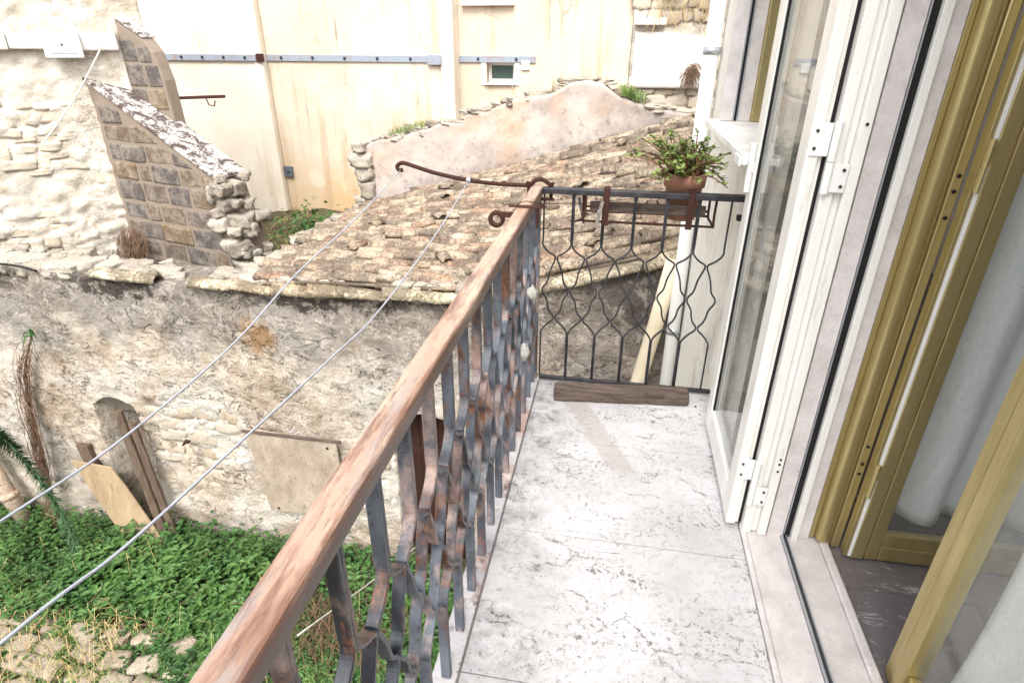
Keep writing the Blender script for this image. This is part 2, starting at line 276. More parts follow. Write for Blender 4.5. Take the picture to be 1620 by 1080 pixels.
    base = n.mix(n.ramp(a, [(.36, 0.), (.66, 1.)]), rgb(216, 204, 186), rgb(228, 219, 204)); base = n.mix(n.math('MULTIPLY', n.ramp(s, [(.56, 0.), (.74, 1.)]), .5), base, rgb(190, 168, 140)); n.col(base); n.bump(a, .4, .02); MAT['pale_render'] = n.m
    n = NT('gable_plaster', .92, .15); a = n.noise(1.3, 7, .65, .3); f = n.noise(9, 8, .72)
    base = n.mix(n.ramp(a, [(.36, 0.), (.62, 1.)]), rgb(166, 155, 147), rgb(198, 188, 179)); base = n.mix(n.math('MULTIPLY', n.ramp(n.noise(1.0, 5, .6), [(.50, 0.), (.62, 1.)]), .7), base, rgb(190, 156, 128))
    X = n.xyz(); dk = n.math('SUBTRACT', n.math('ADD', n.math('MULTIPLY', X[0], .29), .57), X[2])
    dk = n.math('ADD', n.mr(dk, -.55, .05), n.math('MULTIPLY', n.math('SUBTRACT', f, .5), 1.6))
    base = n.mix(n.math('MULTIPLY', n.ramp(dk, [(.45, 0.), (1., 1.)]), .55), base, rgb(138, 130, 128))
    base = n.mix(n.math('MULTIPLY', n.ramp(f, [(.55, 0.), (.66, 1.)]), .6), base, rgb(128, 114, 106)); n.col(base); n.bump(n.math('ADD', a, f), .5, .02); MAT['gable'] = n.m
    n = NT('tie_steel', .5, .4); a = n.noise(6, 6, .65); n.col(n.mix(n.ramp(a, [(.5, 0.), (.75, 1.)]), rgb(146, 154, 166), rgb(150, 120, 108))); MAT['steel'] = n.m
    # roof tiles
    def tile(name, cols, moss, mamt):
        n = NT(name, .95, .12); r = n.rand(); a = n.noise(6, 8, .72); f = n.noise(34, 7, .75)
        base = n.ramp(r, [(i/(len(cols)-1), c) for i, c in enumerate(cols)])
        base = n.mix(n.math('MULTIPLY', n.ramp(a, [(.40, 0.), (.58, 1.)]), .6), base, rgb(196, 182, 162))
        base = n.mix(n.math('MULTIPLY', n.ramp(n.math('ADD', n.math('MULTIPLY', n.noise(3.5, 8, .75), .7), n.math('MULTIPLY', f, .36)), [(.47, 0.), (.56, 1.)]), mamt), base, moss)
        base = n.mix(n.math('MULTIPLY', n.ramp(n.noise(52, 5, .7), [(.53, 0.), (.62, 1.)]), .7), base, rgb(52, 44, 40))
        n.col(base); n.bump(n.math('ADD', a, f), .8, .015); return n.m
    MAT['tile'] = tile('lichened_tile', [rgb(166, 142, 118), rgb(180, 164, 140), rgb(164, 128, 104), rgb(196, 184, 160), rgb(146, 122, 104)], rgb(92, 81, 73), .78)
    MAT['verge'] = tile('pale_verge_tile', [rgb(206, 194, 160), rgb(218, 208, 180), rgb(200, 182, 148), rgb(190, 170, 140)], rgb(92, 80, 68), .75)
    MAT['clay'] = tile('clay_pipe', [rgb(206, 178, 156), rgb(210, 184, 162)], rgb(170, 148, 132), .4)
    n = NT('terracotta', .8, .25); a = n.noise(14, 6, .65); n.col(n.mix(a, rgb(138, 98, 78), rgb(164, 122, 102))); n.bump(a, .2, .003); MAT['terracotta'] = n.m
    # earth and plants
    n = NT('courtyard_earth', .95, .1); a = n.noise(3, 8, .7); f = n.noise(40, 6, .7); n.col(n.mix(a, n.mix(f, rgb(76, 66, 52), rgb(120, 106, 88)), n.mix(f, rgb(58, 66, 40), rgb(110, 100, 76)))); n.bump(n.math('ADD', a, f), .9, .04); MAT['earth'] = n.m
    def leaf(name, a, b, c):
        n = NT(name, .5, .35); k = n.noise(2.2, 3); f = n.noise(17, 3)
        n.col(n.mix(n.ramp(n.math('ADD', n.math('MULTIPLY', k, .6), n.math('MULTIPLY', n.noise(6.5, 4, .7), .4)), [(.40, 0.), (.60, 1.)]), n.mix(n.ramp(f, [(.35, 0.), (.65, 1.)]), a, b), n.mix(f, b, c)))
        tl = n.node('ShaderNodeBsdfTranslucent'); tl.inputs[0].default_value = b
        ms = n.node('ShaderNodeMixShader'); ms.inputs[0].default_value = .15
        n.t.links.new(n.b.outputs[0], ms.inputs[1]); n.t.links.new(tl.outputs[0], ms.inputs[2]); n.t.links.new(ms.outputs[0], n.out.inputs['Surface']); return n.m
    MAT['leaf'] = leaf('nettle_leaf', rgb(26, 52, 27), rgb(60, 98, 48), rgb(102, 136, 70))
    MAT['leaf2'] = leaf('pot_leaf', rgb(88, 112, 54), rgb(122, 146, 78), rgb(154, 166, 98))
    MAT['leaf3'] = leaf('broad_leaf', rgb(42, 76, 38), rgb(70, 108, 54), rgb(108, 140, 76))
    MAT['needle'] = leaf('needle_leaf', rgb(44, 70, 48), rgb(62, 92, 60), rgb(80, 110, 74))
    n = NT('dry_grass', .9, .1); n.col(n.mix(n.noise(12, 4), rgb(170, 144, 96), rgb(206, 184, 138))); MAT['dry'] = n.m
    n = NT('dead_vine', .9, .1); n.col(n.mix(n.noise(14, 5), rgb(92, 72, 58), rgb(136, 110, 90))); MAT['vine'] = n.m
    n = NT('succulent_stem', .8, .2); n.col(n.mix(n.noise(30, 5), rgb(104, 74, 58), rgb(140, 100, 78))); MAT['stem'] = n.m
    # house
    n = NT('house_plaster', .9, .2); X = n.xyz(); a = n.noise(2.0, 7, .65, .3); s = n.noise(3, 8, .72, .4, n.scale(n.pos, (1.6, 1.6, .7)))
    base = n.mix(n.ramp(a, [(.4, 0.), (.66, 1.)]), rgb(236, 234, 228), rgb(224, 220, 212)); base = n.mix(n.math('MULTIPLY', n.ramp(n.math('ADD', s, n.mr(X[1], 3.6, 2.5, 0, .14)), [(.56, 0.), (.74, 1.)]), .6), base, rgb(150, 140, 130)); n.col(base); n.bump(n.math('ADD', a, n.noise(40, 5)), .3, .01); MAT['plaster'] = n.m
    n = NT('room_plaster', .9, .2); n.col(n.mix(n.noise(2, 5), rgb(228, 224, 216), rgb(236, 232, 226))); n.bump(n.noise(60), .1, .002); MAT['room'] = n.m
    n = NT('room_tile', .2, .5); n.col(rgb(100, 95, 96)); MAT['grout'] = n.m
    n = NT('white_plastic', .4, .4); n.col(n.mix(n.noise(4, 5), rgb(236, 236, 234), rgb(222, 222, 218))); MAT['plastic'] = n.m
    n = NT('cream_pipe', .5, .4); n.col(n.mix(n.noise(6, 6), rgb(226, 214, 188), rgb(206, 192, 166))); MAT['cream_pipe'] = n.m
    n = NT('grey_box', .5, .4); n.col(n.mix(n.noise(6, 6), rgb(96, 104, 112), rgb(84, 90, 98))); MAT['grey_box'] = n.m
    n = NT('dark_pane', .08, .5); n.col(n.mix(n.noise(2), rgb(66, 84, 80), rgb(92, 110, 106))); MAT['dark_pane'] = n.m
    n = NT('grey_rag', .9, .1); n.col(n.mix(n.noise(30, 5), rgb(206, 204, 196), rgb(168, 164, 158))); MAT['rag'] = n.m
build_mats()

# ---------------------------------------------------------------- builders
WORLD = {}
def link(o, parent=None):
    sc.collection.objects.link(o)
    loc = o.matrix_basis.copy()
    if parent is not None:
        o.parent = parent; o.matrix_parent_inverse = WORLD[parent.name].inverted()
    WORLD[o.name] = loc
    return o
def tag(o, label=None, cat=None, group=None, kind=None):
    for k, v in (('label', label), ('category', cat), ('group', group), ('kind', kind)):
        if v: o[k] = v
    return o
def empty(name, loc, label=None, cat=None, group=None, kind=None, parent=None):
    o = bpy.data.objects.new(name, None); o.location = loc; o.empty_display_size = .1
    return tag(link(o, parent), label, cat, group, kind)
def inst(name, mesh, M4, parent=None, mat=None):
    o = bpy.data.objects.new(name, mesh); o.matrix_basis = M4; return link(o, parent)
class MB:
    def __init__(s): s.v = []; s.f = []
    def add(s, v, f):
        k = len(s.v); s.v += [tuple(p) for p in v]; s.f += [tuple(i+k for i in q) for q in f]; return s
    def box(s, x0, x1, y0, y1, z0, z1, M4=None):
        v = [Vector((x, y, z)) for x in (x0, x1) for y in (y0, y1) for z in (z0, z1)]
        if M4: v = [M4 @ p for p in v]
        return s.add(v, [(0, 1, 3, 2), (4, 6, 7, 5), (0, 4, 5, 1), (2, 3, 7, 6), (0, 2, 6, 4), (1, 5, 7, 3)])
    def prism(s, poly, ext):      # poly: 3-D points, ext: vector
        n = len(poly); e = Vector(ext); p = [Vector(q) for q in poly]
        return s.add(p + [q+e for q in p], [tuple(range(n))[::-1], tuple(range(n, 2*n))] + [(i, (i+1) % n, n+(i+1) % n, n+i) for i in range(n)])
    def tube(s, pts, r, n=8, caps=True):
        pts = [Vector(p) for p in pts]; m = len(pts); rr = r if hasattr(r, '__len__') else [r]*m
        up = Vector((0, 0, 1)); V = []; prev = None
        for i, p in enumerate(pts):
            t = (pts[min(i+1, m-1)]-pts[max(i-1, 0)]).normalized()
            a = prev if prev is not None else (up if abs(t.z) < .9 else Vector((1, 0, 0)))
            a = (a - t*a.dot(t)).normalized(); b = t.cross(a); prev = a
            V += [p + (a*math.cos(2*math.pi*k/n) + b*math.sin(2*math.pi*k/n))*rr[i] for k in range(n)]
        F = [(i*n+k, i*n+(k+1) % n, (i+1)*n+(k+1) % n, (i+1)*n+k) for i in range(m-1) for k in range(n)]
        if caps: F += [tuple(range(n))[::-1], tuple((m-1)*n+k for k in range(n))]
        return s.add(V, F)
    def sweep(s, pts, side, t, d):   # flat bar: path pts, side = fixed width direction (depth d), t = in-plane thickness
        pts = [Vector(p) for p in pts]; m = len(pts); sd_ = Vector(side).normalized(); V = []
        for i, p in enumerate(pts):
            tg = (pts[min(i+1, m-1)]-pts[max(i-1, 0)]).normalized(); nn = tg.cross(sd_).normalized()
            V += [p + nn*t/2 + sd_*d/2, p - nn*t/2 + sd_*d/2, p - nn*t/2 - sd_*d/2, p + nn*t/2 - sd_*d/2]
        F = [(i*4+k, i*4+(k+1) % 4, (i+1)*4+(k+1) % 4, (i+1)*4+k) for i in range(m-1) for k in range(4)] + [(3, 2, 1, 0), tuple((m-1)*4+k for k in range(4))]
        return s.add(V, F)
    def lathe(s, prof, n=16, c=(0, 0, 0)):
        c = Vector(c); m = len(prof)
        V = [c + Vector((r*math.cos(2*math.pi*k/n), r*math.sin(2*math.pi*k/n), z)) for r, z in prof for k in range(n)]
        F = [(i*n+k, i*n+(k+1) % n, (i+1)*n+(k+1) % n, (i+1)*n+k) for i in range(m-1) for k in range(n)]
        return s.add(V, F)
    def mesh(s, name, mat, smooth=False):
        me = bpy.data.meshes.new(name); me.from_pydata(s.v, [], s.f); me.materials.append(MAT[mat])
        bm = bmesh.new(); bm.from_mesh(me); bmesh.ops.recalc_face_normals(bm, faces=bm.faces); bm.to_mesh(me); bm.free()
        if smooth:
            for p in me.polygons: p.use_smooth = True
        return me
    def build(s, name, mat, parent=None, smooth=False, bevel=0, seg=2):
        o = bpy.data.objects.new(name, s.mesh(name, mat, smooth)); link(o, parent)
        if bevel:
            b = o.modifiers.new('bevel', 'BEVEL'); b.width = bevel; b.segments = seg; b.limit_method = 'ANGLE'; b.angle_limit = R(40)
        return o
def catmull(pts, k=4):
    pts = [Vector(p) for p in pts]; out = []
    for i in range(len(pts)-1):
        p0, p1, p2, p3 = pts[max(i-1, 0)], pts[i], pts[i+1], pts[min(i+2, len(pts)-1)]
        for j in range(k):
            t = j/k
            out.append(.5*((2*p1)+(p2-p0)*t+(2*p0-5*p1+4*p2-p3)*t*t+(3*p1-p0-3*p2+p3)*t**3))
    return out + [pts[-1]]
def fbm(p, s, o=4): return mnoise.fractal(Vector(p)*s, 1.0, 2.0, o)
def lerp_tab(tab, x):
    if x <= tab[0][0]: return tab[0][1]
    for (a, b), (c, d) in zip(tab, tab[1:]):
        if x <= c: return b + (d-b)*(x-a)/(c-a)
    return tab[-1][1]
def cells_wall(u, v, holes, place, ext):
    """solid sheet with rectangular holes; place(u,v)->point on the front, ext -> back"""
    us = sorted(set([*u] + [h[i] for h in holes for i in (0, 1)])); vs = sorted(set([*v] + [h[i] for h in holes for i in (2, 3)]))
    e = Vector(ext); V = []; idx = {}
    def vi(i, j, b):
        if (i, j, b) not in idx: idx[(i, j, b)] = len(V); V.append(Vector(place(us[i], vs[j])) + (e if b else Vector((0, 0, 0))))
        return idx[(i, j, b)]
    def solid(i, j):
        if not (0 <= i < len(us)-1 and 0 <= j < len(vs)-1): return False
        cu_, cv = (us[i]+us[i+1])/2, (vs[j]+vs[j+1])/2
        return not any(h[0] < cu_ < h[1] and h[2] < cv < h[3] for h in holes)
    F = []
    for i in range(len(us)-1):
        for j in range(len(vs)-1):
            if not solid(i, j): continue
            F.append((vi(i, j, 0), vi(i+1, j, 0), vi(i+1, j+1, 0), vi(i, j+1, 0))); F.append((vi(i, j, 1), vi(i, j+1, 1), vi(i+1, j+1, 1), vi(i+1, j, 1)))
            for di, dj, a, b in ((-1, 0, (i, j), (i, j+1)), (1, 0, (i+1, j), (i+1, j+1)), (0, -1, (i, j), (i+1, j)), (0, 1, (i, j+1), (i+1, j+1))):
                if not solid(i+di, j+dj): F.append((vi(*a, 0), vi(*b, 0), vi(*b, 1), vi(*a, 1)))
    mb = MB(); mb.add(V, F); return mb
def grid_wall(name, org, ud, nd, s0, s1, z0, top, res, disp, mat, parent, thick, holes=()):
    """displaced rubble sheet. org: point, ud: along, nd: outward normal, top: function of s; holes: (inside(s,z), snap(s,z))"""
    org, ud, nd = Vector(org), Vector(ud), Vector(nd)
    ns = int((s1-s0)/res)+1; zt = max(top(s0+(s1-s0)*i/ns) for i in range(ns+1)); nz = int((zt-z0)/res)+1
    bm = bmesh.new(); G = {}
    for i in range(ns+1):
        s = s0+(s1-s0)*i/ns; tp = top(s)
        for j in range(nz+1):
            z = z0 + (tp-z0)*j/nz; ss, zz = s, z; ins = False
            for h in holes:
                if h[0](s, z): ins = True; ss, zz = h[1](s, z); break
            G[i, j] = (bm.verts.new(org + ud*ss + Vector((0, 0, zz)) + nd*disp(ss, zz)), ins)
    for i in range(ns):
        for j in range(nz):
            q = [G[i, j], G[i+1, j], G[i+1, j+1], G[i, j+1]]
            if all(k[1] for k in q): continue
            try: bm.faces.new([k[0] for k in q])
            except ValueError: pass
    bmesh.ops.delete(bm, geom=[v for v in bm.verts if not v.link_faces], context='VERTS')
    be = [e for e in bm.edges if e.is_boundary]
    r = bmesh.ops.extrude_edge_only(bm, edges=be)
    for v in [g for g in r['geom'] if isinstance(g, bmesh.types.BMVert)]:
        v.co -= nd*(thick + (v.co-org).dot(nd))
    for f in bm.faces: f.smooth = True
    bmesh.ops.recalc_face_normals(bm, faces=bm.faces)
    me = bpy.data.meshes.new(name); bm.to_mesh(me); bm.free(); me.materials.append(MAT[mat])
    return link(bpy.data.objects.new(name, me), parent)
def stone_meshes(n, mat, seed, spher=.22, rough=.26, cuts=3):
    out = []; rnd = random.Random(seed)
    for k in range(n):
        bm = bmesh.new(); bmesh.ops.create_cube(bm, size=2)
        bmesh.ops.subdivide_edges(bm, edges=bm.edges, cuts=cuts, use_grid_fill=True)
        off = Vector((rnd.uniform(0, 50), rnd.uniform(0, 50), rnd.uniform(0, 50)))
        for v in bm.verts:
            d = v.co.normalized()*1.15; v.co = v.co.lerp(d, spher); v.co += v.co*(fbm(v.co+off, .8, 2)*rough + fbm(v.co*1.0+off*2, 2.4, 2)*rough*.45)
            v.co *= .5
        for f in bm.faces: f.smooth = True
        me = bpy.data.meshes.new('stone'); bm.to_mesh(me); bm.free(); me.materials.append(MAT[mat]); out.append(me)
    return out
def frame_mat(org, ud, nd, s, z, out, w_, h_, d_, roll=0):
    ud, nd = Vector(ud), Vector(nd); up = Vector((0, 0, 1))
    p = Vector(org) + ud*s + up*z + nd*out
    M3 = Matrix((ud, -nd, up)).transposed().to_4x4()
    return Matrix.Translation(p) @ M3 @ Matrix.Rotation(roll, 4, 'Y') @ Matrix.Diagonal((w_, d_, h_, 1))
def lay_stones(parent, meshes, org, ud, nd, s0, s1, z0, z1, rnd, ok, wmin=.14, wmax=.34, hmin=.09, hmax=.2, proud=.016, limit=300, disp=None):
    z = z0; c = 0
    while z < z1:
        h = rnd.uniform(hmin, hmax); s = s0 + rnd.uniform(-.1, .05)
        while s < s1:
            w_ = rnd.uniform(wmin, wmax); cs, cz = s+w_/2, z+h/2+rnd.uniform(-.025, .025)
            if ok(cs, cz) and c < limit:
                d = rnd.uniform(.7, 1.2)*.12
                o = disp(cs, cz) if disp else 0
                inst('stone', rnd.choice(meshes), frame_mat(org, ud, nd, cs, cz, o+proud*rnd.uniform(.3, 1.3)-d/2, w_*.98, h*.98, d, rnd.uniform(-.12, .12)), parent); c += 1
            s += w_ + rnd.uniform(.0, .02)
        z += h + rnd.uniform(-.005, .012)
    return c

# ================================================================ SETTING: ground
GZ = -3.6
g = MB(); n_ = 60
gx = [-45+90*i/n_ for i in range(n_+1)]
g.add([(x, y, GZ) for x in (-45, 45) for y in (-40, 50)], [(0, 2, 3, 1)])
ground = g.build('courtyard_ground', 'earth'); tag(ground, 'bare earth floor of the courtyard under the weeds', kind='structure')
rnd = random.Random(4)
pm = stone_meshes(8, 'paver', 5, .12, .22)
k = 0
for i in range(9):
    for j in range(6):
        x = -6.3+i*.34+rnd.uniform(-.04, .04)+(j % 2)*.15; y = 2.05+j*.22+rnd.uniform(-.03, .03)
        if x > -2.5 or (y > 3.0 and x > -3.6): continue
        inst('paving_stone', rnd.choice(pm), Matrix.Translation((x, y, GZ+.0+rnd.uniform(0, .02))) @ Matrix.Rotation(rnd.uniform(-.3, .3), 4, 'Z') @ Matrix.Diagonal((rnd.uniform(.2, .34), rnd.uniform(.14, .21), .12, 1)), ground)

# ================================================================ OUTBUILDING with the tiled roof
YW = 4.45
ob = empty('stone_outbuilding', (-3, YW, GZ), 'low stone outbuilding with lichened barrel tile roof and blocked openings across the courtyard', 'outbuilding')
FT = [(-8, -.30), (-5.6, -.30), (-4.5, -.34), (-2.9, -.36), (-1.2, -.31), (-.5, -.16), (.5, .17), (.9, .3)]
def ftop(x): return lerp_tab(FT, x) - .02 + .02*fbm((x, 0, 0), 3.1, 2)
def inside_niche(x, z):
    if z < -3.6: return False
    t = (z+3.6)/1.8                      # leaning sides
    l, r_ = -5.27, -4.76
    if not (l < x < r_): return False
    return z < -1.72 - .10*abs((x+5.015)/.255)**2.5
def snap_niche(x, z):
    t = -1.72 - .10*abs((x+5.015)/.255)**2.5
    cand = [(abs(x+5.27), (-5.27, z)), (abs(x+4.76), (-4.76, z)), (abs(z-t), (x, t))]
    return min(cand)[1]
def inside_arch(x, z): return -1.95 < x < -1.22 and z < -1.50 - .16*abs((x+1.585)/.365)**2.2
def snap_arch(x, z):
    t = -1.50 - .16*abs((x+1.585)/.365)**2.2
    return min([(abs(x+1.95), (-1.95, z)), (abs(x+1.22), (-1.22, z)), (abs(z-t), (x, t))])[1]
def expo(x, z):       # 0 plaster .. 1 bare rubble
    e = .9 - abs((z+2.2)/1.0) + .9*fbm((x, 7, z), .9, 3)
    if x < -4.6: e -= .35
    if z > -1.1: e -= .5*(z+1.1)/.3
    return min(1, max(0, e))
def disp_w(x, z):
    e = expo(x, z); d, _ = mnoise.voronoi(Vector((x*5.0+.4*fbm((x, 1, z), 3), z*8.0, 1.3)))
    st = min(1, (d[1]-d[0])*2.4)
    b = .04*fbm((x, 2, z), 1.1, 3) + .022*fbm((x, 5, z), 5, 5)
    plast = .012*max(0, fbm((x, 9, z), 2.2, 4))
    return b + e*(st-.75)*.028 + (1-e)*plast
fw = grid_wall('front_wall', (0, YW, 0), (1, 0, 0), (0, -1, 0), -8.2, 2.0, -3.75, ftop, .028, disp_w, 'wall', ob, .5, [(inside_niche, snap_niche), (inside_arch, snap_arch)])
grid_wall('front_wall', (0, YW, 0), (1, 0, 0), (0, -1, 0), -16, -8.2, -3.75, ftop, .08, disp_w, 'wall', ob, .5)
sm = stone_meshes(10, 'wall_stone', 21)
rnd = random.Random(11)
def okw(x, z):
    if inside_niche(x, z) or inside_niche(x+.12, z) or inside_niche(x-.12, z) or inside_arch(x+.1, z) or inside_arch(x-.1, z): return False
    if -3.6 < x < -2.4 and -2.95 < z < -1.8: return False
    return expo(x, z) > .50 and z < ftop(x)-.25
lay_stones(fw, sm, (0, YW, 0), (1, 0, 0), (0, -1, 0), -7.4, .4, -3.4, -.5, rnd, okw, proud=.0, limit=150, disp=disp_w, wmin=.16, wmax=.38, hmin=.1, hmax=.2)
# rubble on the wall head at the left, where the caps are missing
rs = stone_meshes(10, 'ragged', 31, .28, .34, 4)
x = -7.6
while x < -5.05:
    w_ = rnd.uniform(.16, .34)
    inst('stone', rnd.choice(rs), Matrix.Translation((x+w_/2, YW+.12, ftop(x)+.0)) @ Matrix.Rotation(rnd.uniform(-.2, .2), 4, 'Z') @ Matrix.Diagonal((w_, .3, rnd.uniform(.1, .17), 1)), fw); x += w_*.97
for k in range(70):
    x = rnd.uniform(-7.4, -3.1); s_ = rnd.uniform(.1, .26)
    inst('stone', rnd.choice(rs), Matrix.Translation((x, YW+rnd.uniform(.12, .46), ftop(x)+.01)) @ Matrix.Rotation(rnd.uniform(0, 6), 4, 'Z') @ Matrix.Diagonal((s_, s_*.8, s_*.45, 1)), fw)
# niche back and blocked door
MB().box(-5.3, -4.5, YW+.50, YW+.56, GZ-.05, -1.6).build('niche_back', 'white_render', ob)
dr = empty('door', (-1.58, YW+.3, GZ), parent=ob)
for i in range(4): MB().box(-1.97+i*.196, -1.777+i*.196, YW+.27, YW+.31, GZ, -1.45).build('plank', 'brown_door', dr, bevel=.006)
MB().box(-1.97, -1.19, YW+.255, YW+.27, -2.2, -2.1).build('ledge', 'brown_door', dr, bevel=.004)
# hatch sheet hung on the wall
ht = empty('wall_hatch', (-3.0, YW-.06, -2.9), 'weathered grey hatch board fixed flat on the stone wall beside the brown arched door', 'hatch')
MB().prism([(-3.50, YW-.045, -1.86), (-2.52, YW-.045, -1.90), (-2.50, YW-.045, -2.84), (-3.40, YW-.045, -2.92)], (0, -.025, 0)).build('board', 'panel', ht, bevel=.006)
MB().box(-3.52, -2.46, YW-.085, YW-.071, -1.90, -1.865, Matrix.Translation((0, 0, 0))).build('top_batten', 'wood_x', ht, bevel=.003)
for x, z in ((-2.62, -1.98), (-3.3, -2.86)): MB().box(x-.012, x+.012, YW-.08, YW-.071, z-.012, z+.012).build('clip', 'iron', ht)
# roof ---------------------------------------------------------------
RB = lambda x: -.47+.295*(x+3.4)          # back edge at Y=8
def rz(x, y):
    t = (y-YW)/(8-YW); f = lerp_tab(FT, x)+.01
    return f*(1-t)**1.0 + RB(x)*t + .06*math.sin(math.pi*min(max(t, 0), 1))*0 + .02*fbm((x, y, 0), .7, 2)
def rleft(y): return -3.15 - (y-YW)/(8-YW)*.35
roof = empty('roof', (-1, 6, 0), parent=ob)
# roof bed
bed = MB(); NX, NY = 40, 30; V = []; F = []
for j in range(NY+1):
    y = YW+.02+(8.0-YW)*j/NY; x0 = rleft(y)+.12
    for i in range(NX+1):
        x = x0 + (1.7-x0)*i/NX; V.append((x, y, rz(x, y)-.05))
for j in range(NY):
    for i in range(NX): a = j*(NX+1)+i; F.append((a, a+1, a+NX+2, a+NX+1))
bed.add(V, F); bo = bed.build('roof_bed', 'earth', roof, smooth=True)
sol = bo.modifiers.new('s', 'SOLIDIFY'); sol.thickness = .06; sol.offset = -1
def tile_mesh(seed, mat, L=.46, r0=.086, r1=.066, th=.014, flip=1, chip=.5):
    rnd_ = random.Random(seed); n = 6; V = []; F = []
    cx = rnd_.uniform(.0, .06)*chip
    for e in range(3):
        x = -L/2 + L*e/2; r = r0+(r1-r0)*e/2
        for lay in (0, 1):
            for k in range(n+1):
                a = math.pi*k/n; rr = r-th*lay; xx = x + (cx*math.sin(k*2.1+seed) if e == 0 else 0)
                V.append((xx, rr*math.cos(a)*1.02, flip*(rr*math.sin(a)*.86) + .004*math.sin(seed+k+e)))
    N = n+1
    for e in range(2):
        for lay in (0, 1):
            for k in range(n): a = (e*2+lay)*N+k; b = ((e+1)*2+lay)*N+k; F.append((a, a+1, b+1, b))
        for k in (0, n): a = (e*2)*N+k; F.append((a, a+N, a+3*N, a+2*N))
    for e in (0, 2):
        for k in range(n): a = (e*2)*N+k; F.append((a, a+1, a+1+N, a+N))
    mb = MB().add(V, F); me = mb.mesh('roof_tile', mat, smooth=True); return me
tiles = [tile_mesh(i, 'tile') for i in range(8)]
rnd = random.Random(77)
# channel tiles, joined (mostly hidden under the covers)
ch = MB(); nrow = 21; pitch = (8.0-YW-.2)/nrow
def tile_M(x, y, lift, yaw, pitch_extra=0):
    sl = math.atan2(rz(x+.2, y)-rz(x-.2, y), .4); sy = math.atan2(rz(x, y+.2)-rz(x, y-.2), .4)
    return Matrix.Translation((x, y, rz(x, y)+lift)) @ Matrix.Rotation(yaw, 4, 'Z') @ Matrix.Rotation(-sl+pitch_extra, 4, 'Y') @ Matrix.Rotation(sy, 4, 'X')
cm = tile_mesh(3, 'tile', flip=-1)
cv = [v.co.copy() for v in cm.vertices]; cfs = [tuple(p.vertices) for p in cm.polygons]
for j in range(nrow+1):
    y = YW+.10+pitch*j; x = rleft(y)+.12
    while x < 1.75:
        M4 = tile_M(x+.2, y, .07, rnd.uniform(-.05, .05)); ch.add([M4 @ v for v in cv], cfs); x += .36
co = ch.build('channel_tile', 'tile', roof, smooth=True); co['kind'] = 'stuff'
cnt = 0
for j in range(nrow):
    y0 = YW+.10+pitch*(j+.5); x = rleft(y0)+rnd.uniform(-.12, .1); drift = rnd.uniform(-.02, .02)
    while x < 1.45 and cnt < 298:
        if rnd.random() < .035 : x += rnd.uniform(.2, .36); continue
        y = y0 + drift + rnd.uniform(-.02, .02)
        M4 = tile_M(x+.2, y, .035+rnd.uniform(-.008, .016), rnd.gauss(0, .05), rnd.gauss(.05, .025)) @ Matrix.Rotation(rnd.gauss(0, .06), 4, 'X') @ Matrix.Diagonal((rnd.uniform(.86, 1.1), rnd.uniform(.92, 1.1), rnd.uniform(.8, 1.05), 1))
        inst('roof_tile', rnd.choice(tiles), M4, roof); cnt += 1
        x += rnd.uniform(.32, .40)
# rubble and broken pieces lying on the roof's left eave
for k in range(34):
    y = YW+.1+rnd.random()**.9*3.3; x = rleft(y)+rnd.uniform(-.16, .14)
    s = rnd.uniform(.08, .2)
    inst('stone', rnd.choice(rs), Matrix.Translation((x, y, rz(x, y)+.02)) @ Matrix.Rotation(rnd.uniform(0, 6), 4, 'Z') @ Matrix.Diagonal((s*1.4, s, s*.6, 1)), roof)
# loose tile shards scattered on the covers
for k in range(20):
    x, y = rnd.uniform(-2.6, .6), rnd.uniform(YW+.3, 7.6)
    inst('tile_shard', rnd.choice(tiles), tile_M(x, y, .10, rnd.uniform(-1.2, 1.2), rnd.uniform(-.15, .15)) @ Matrix.Diagonal((rnd.uniform(.3, .55), rnd.uniform(.6, .9), .6, 1)), roof)
# verge tiles along the front wall head
vt = [tile_mesh(40+i, 'verge', L=.5, r0=.105, r1=.082, chip=.3) for i in range(4)]
x = -4.75
while x < .55:
    L = rnd.uniform(.30, .50)
    miss = (-4.25 < x < -4.05)
    if not miss:
        sl = math.atan2(lerp_tab(FT, x+.4)-lerp_tab(FT, x), .4)
        inst('verge_tile', rnd.choice(vt), Matrix.Translation((x+L/2, YW+.02+rnd.uniform(-.015, .02), lerp_tab(FT, x+L/2)-.015)) @ Matrix.Rotation(rnd.gauss(0, .05), 4, 'Z') @ Matrix.Rotation(-sl+rnd.gauss(.03, .02), 4, 'Y') @ Matrix.Diagonal((L/.47, rnd.uniform(.8, 1.1), rnd.uniform(.65, 1.0), 1)), roof)
    x += L*.93
for k in range(46):
    x = -3.15+rnd.random()*2.2; s_ = rnd.uniform(.05, .15)
    inst('stone', rnd.choice(rs), Matrix.Translation((x, YW+rnd.uniform(.08, .26), rz(x, YW+.15)+.03)) @ Matrix.Rotation(rnd.uniform(0, 6), 4, 'Z') @ Matrix.Diagonal((s_*1.3, s_, s_*.6, 1)), roof)
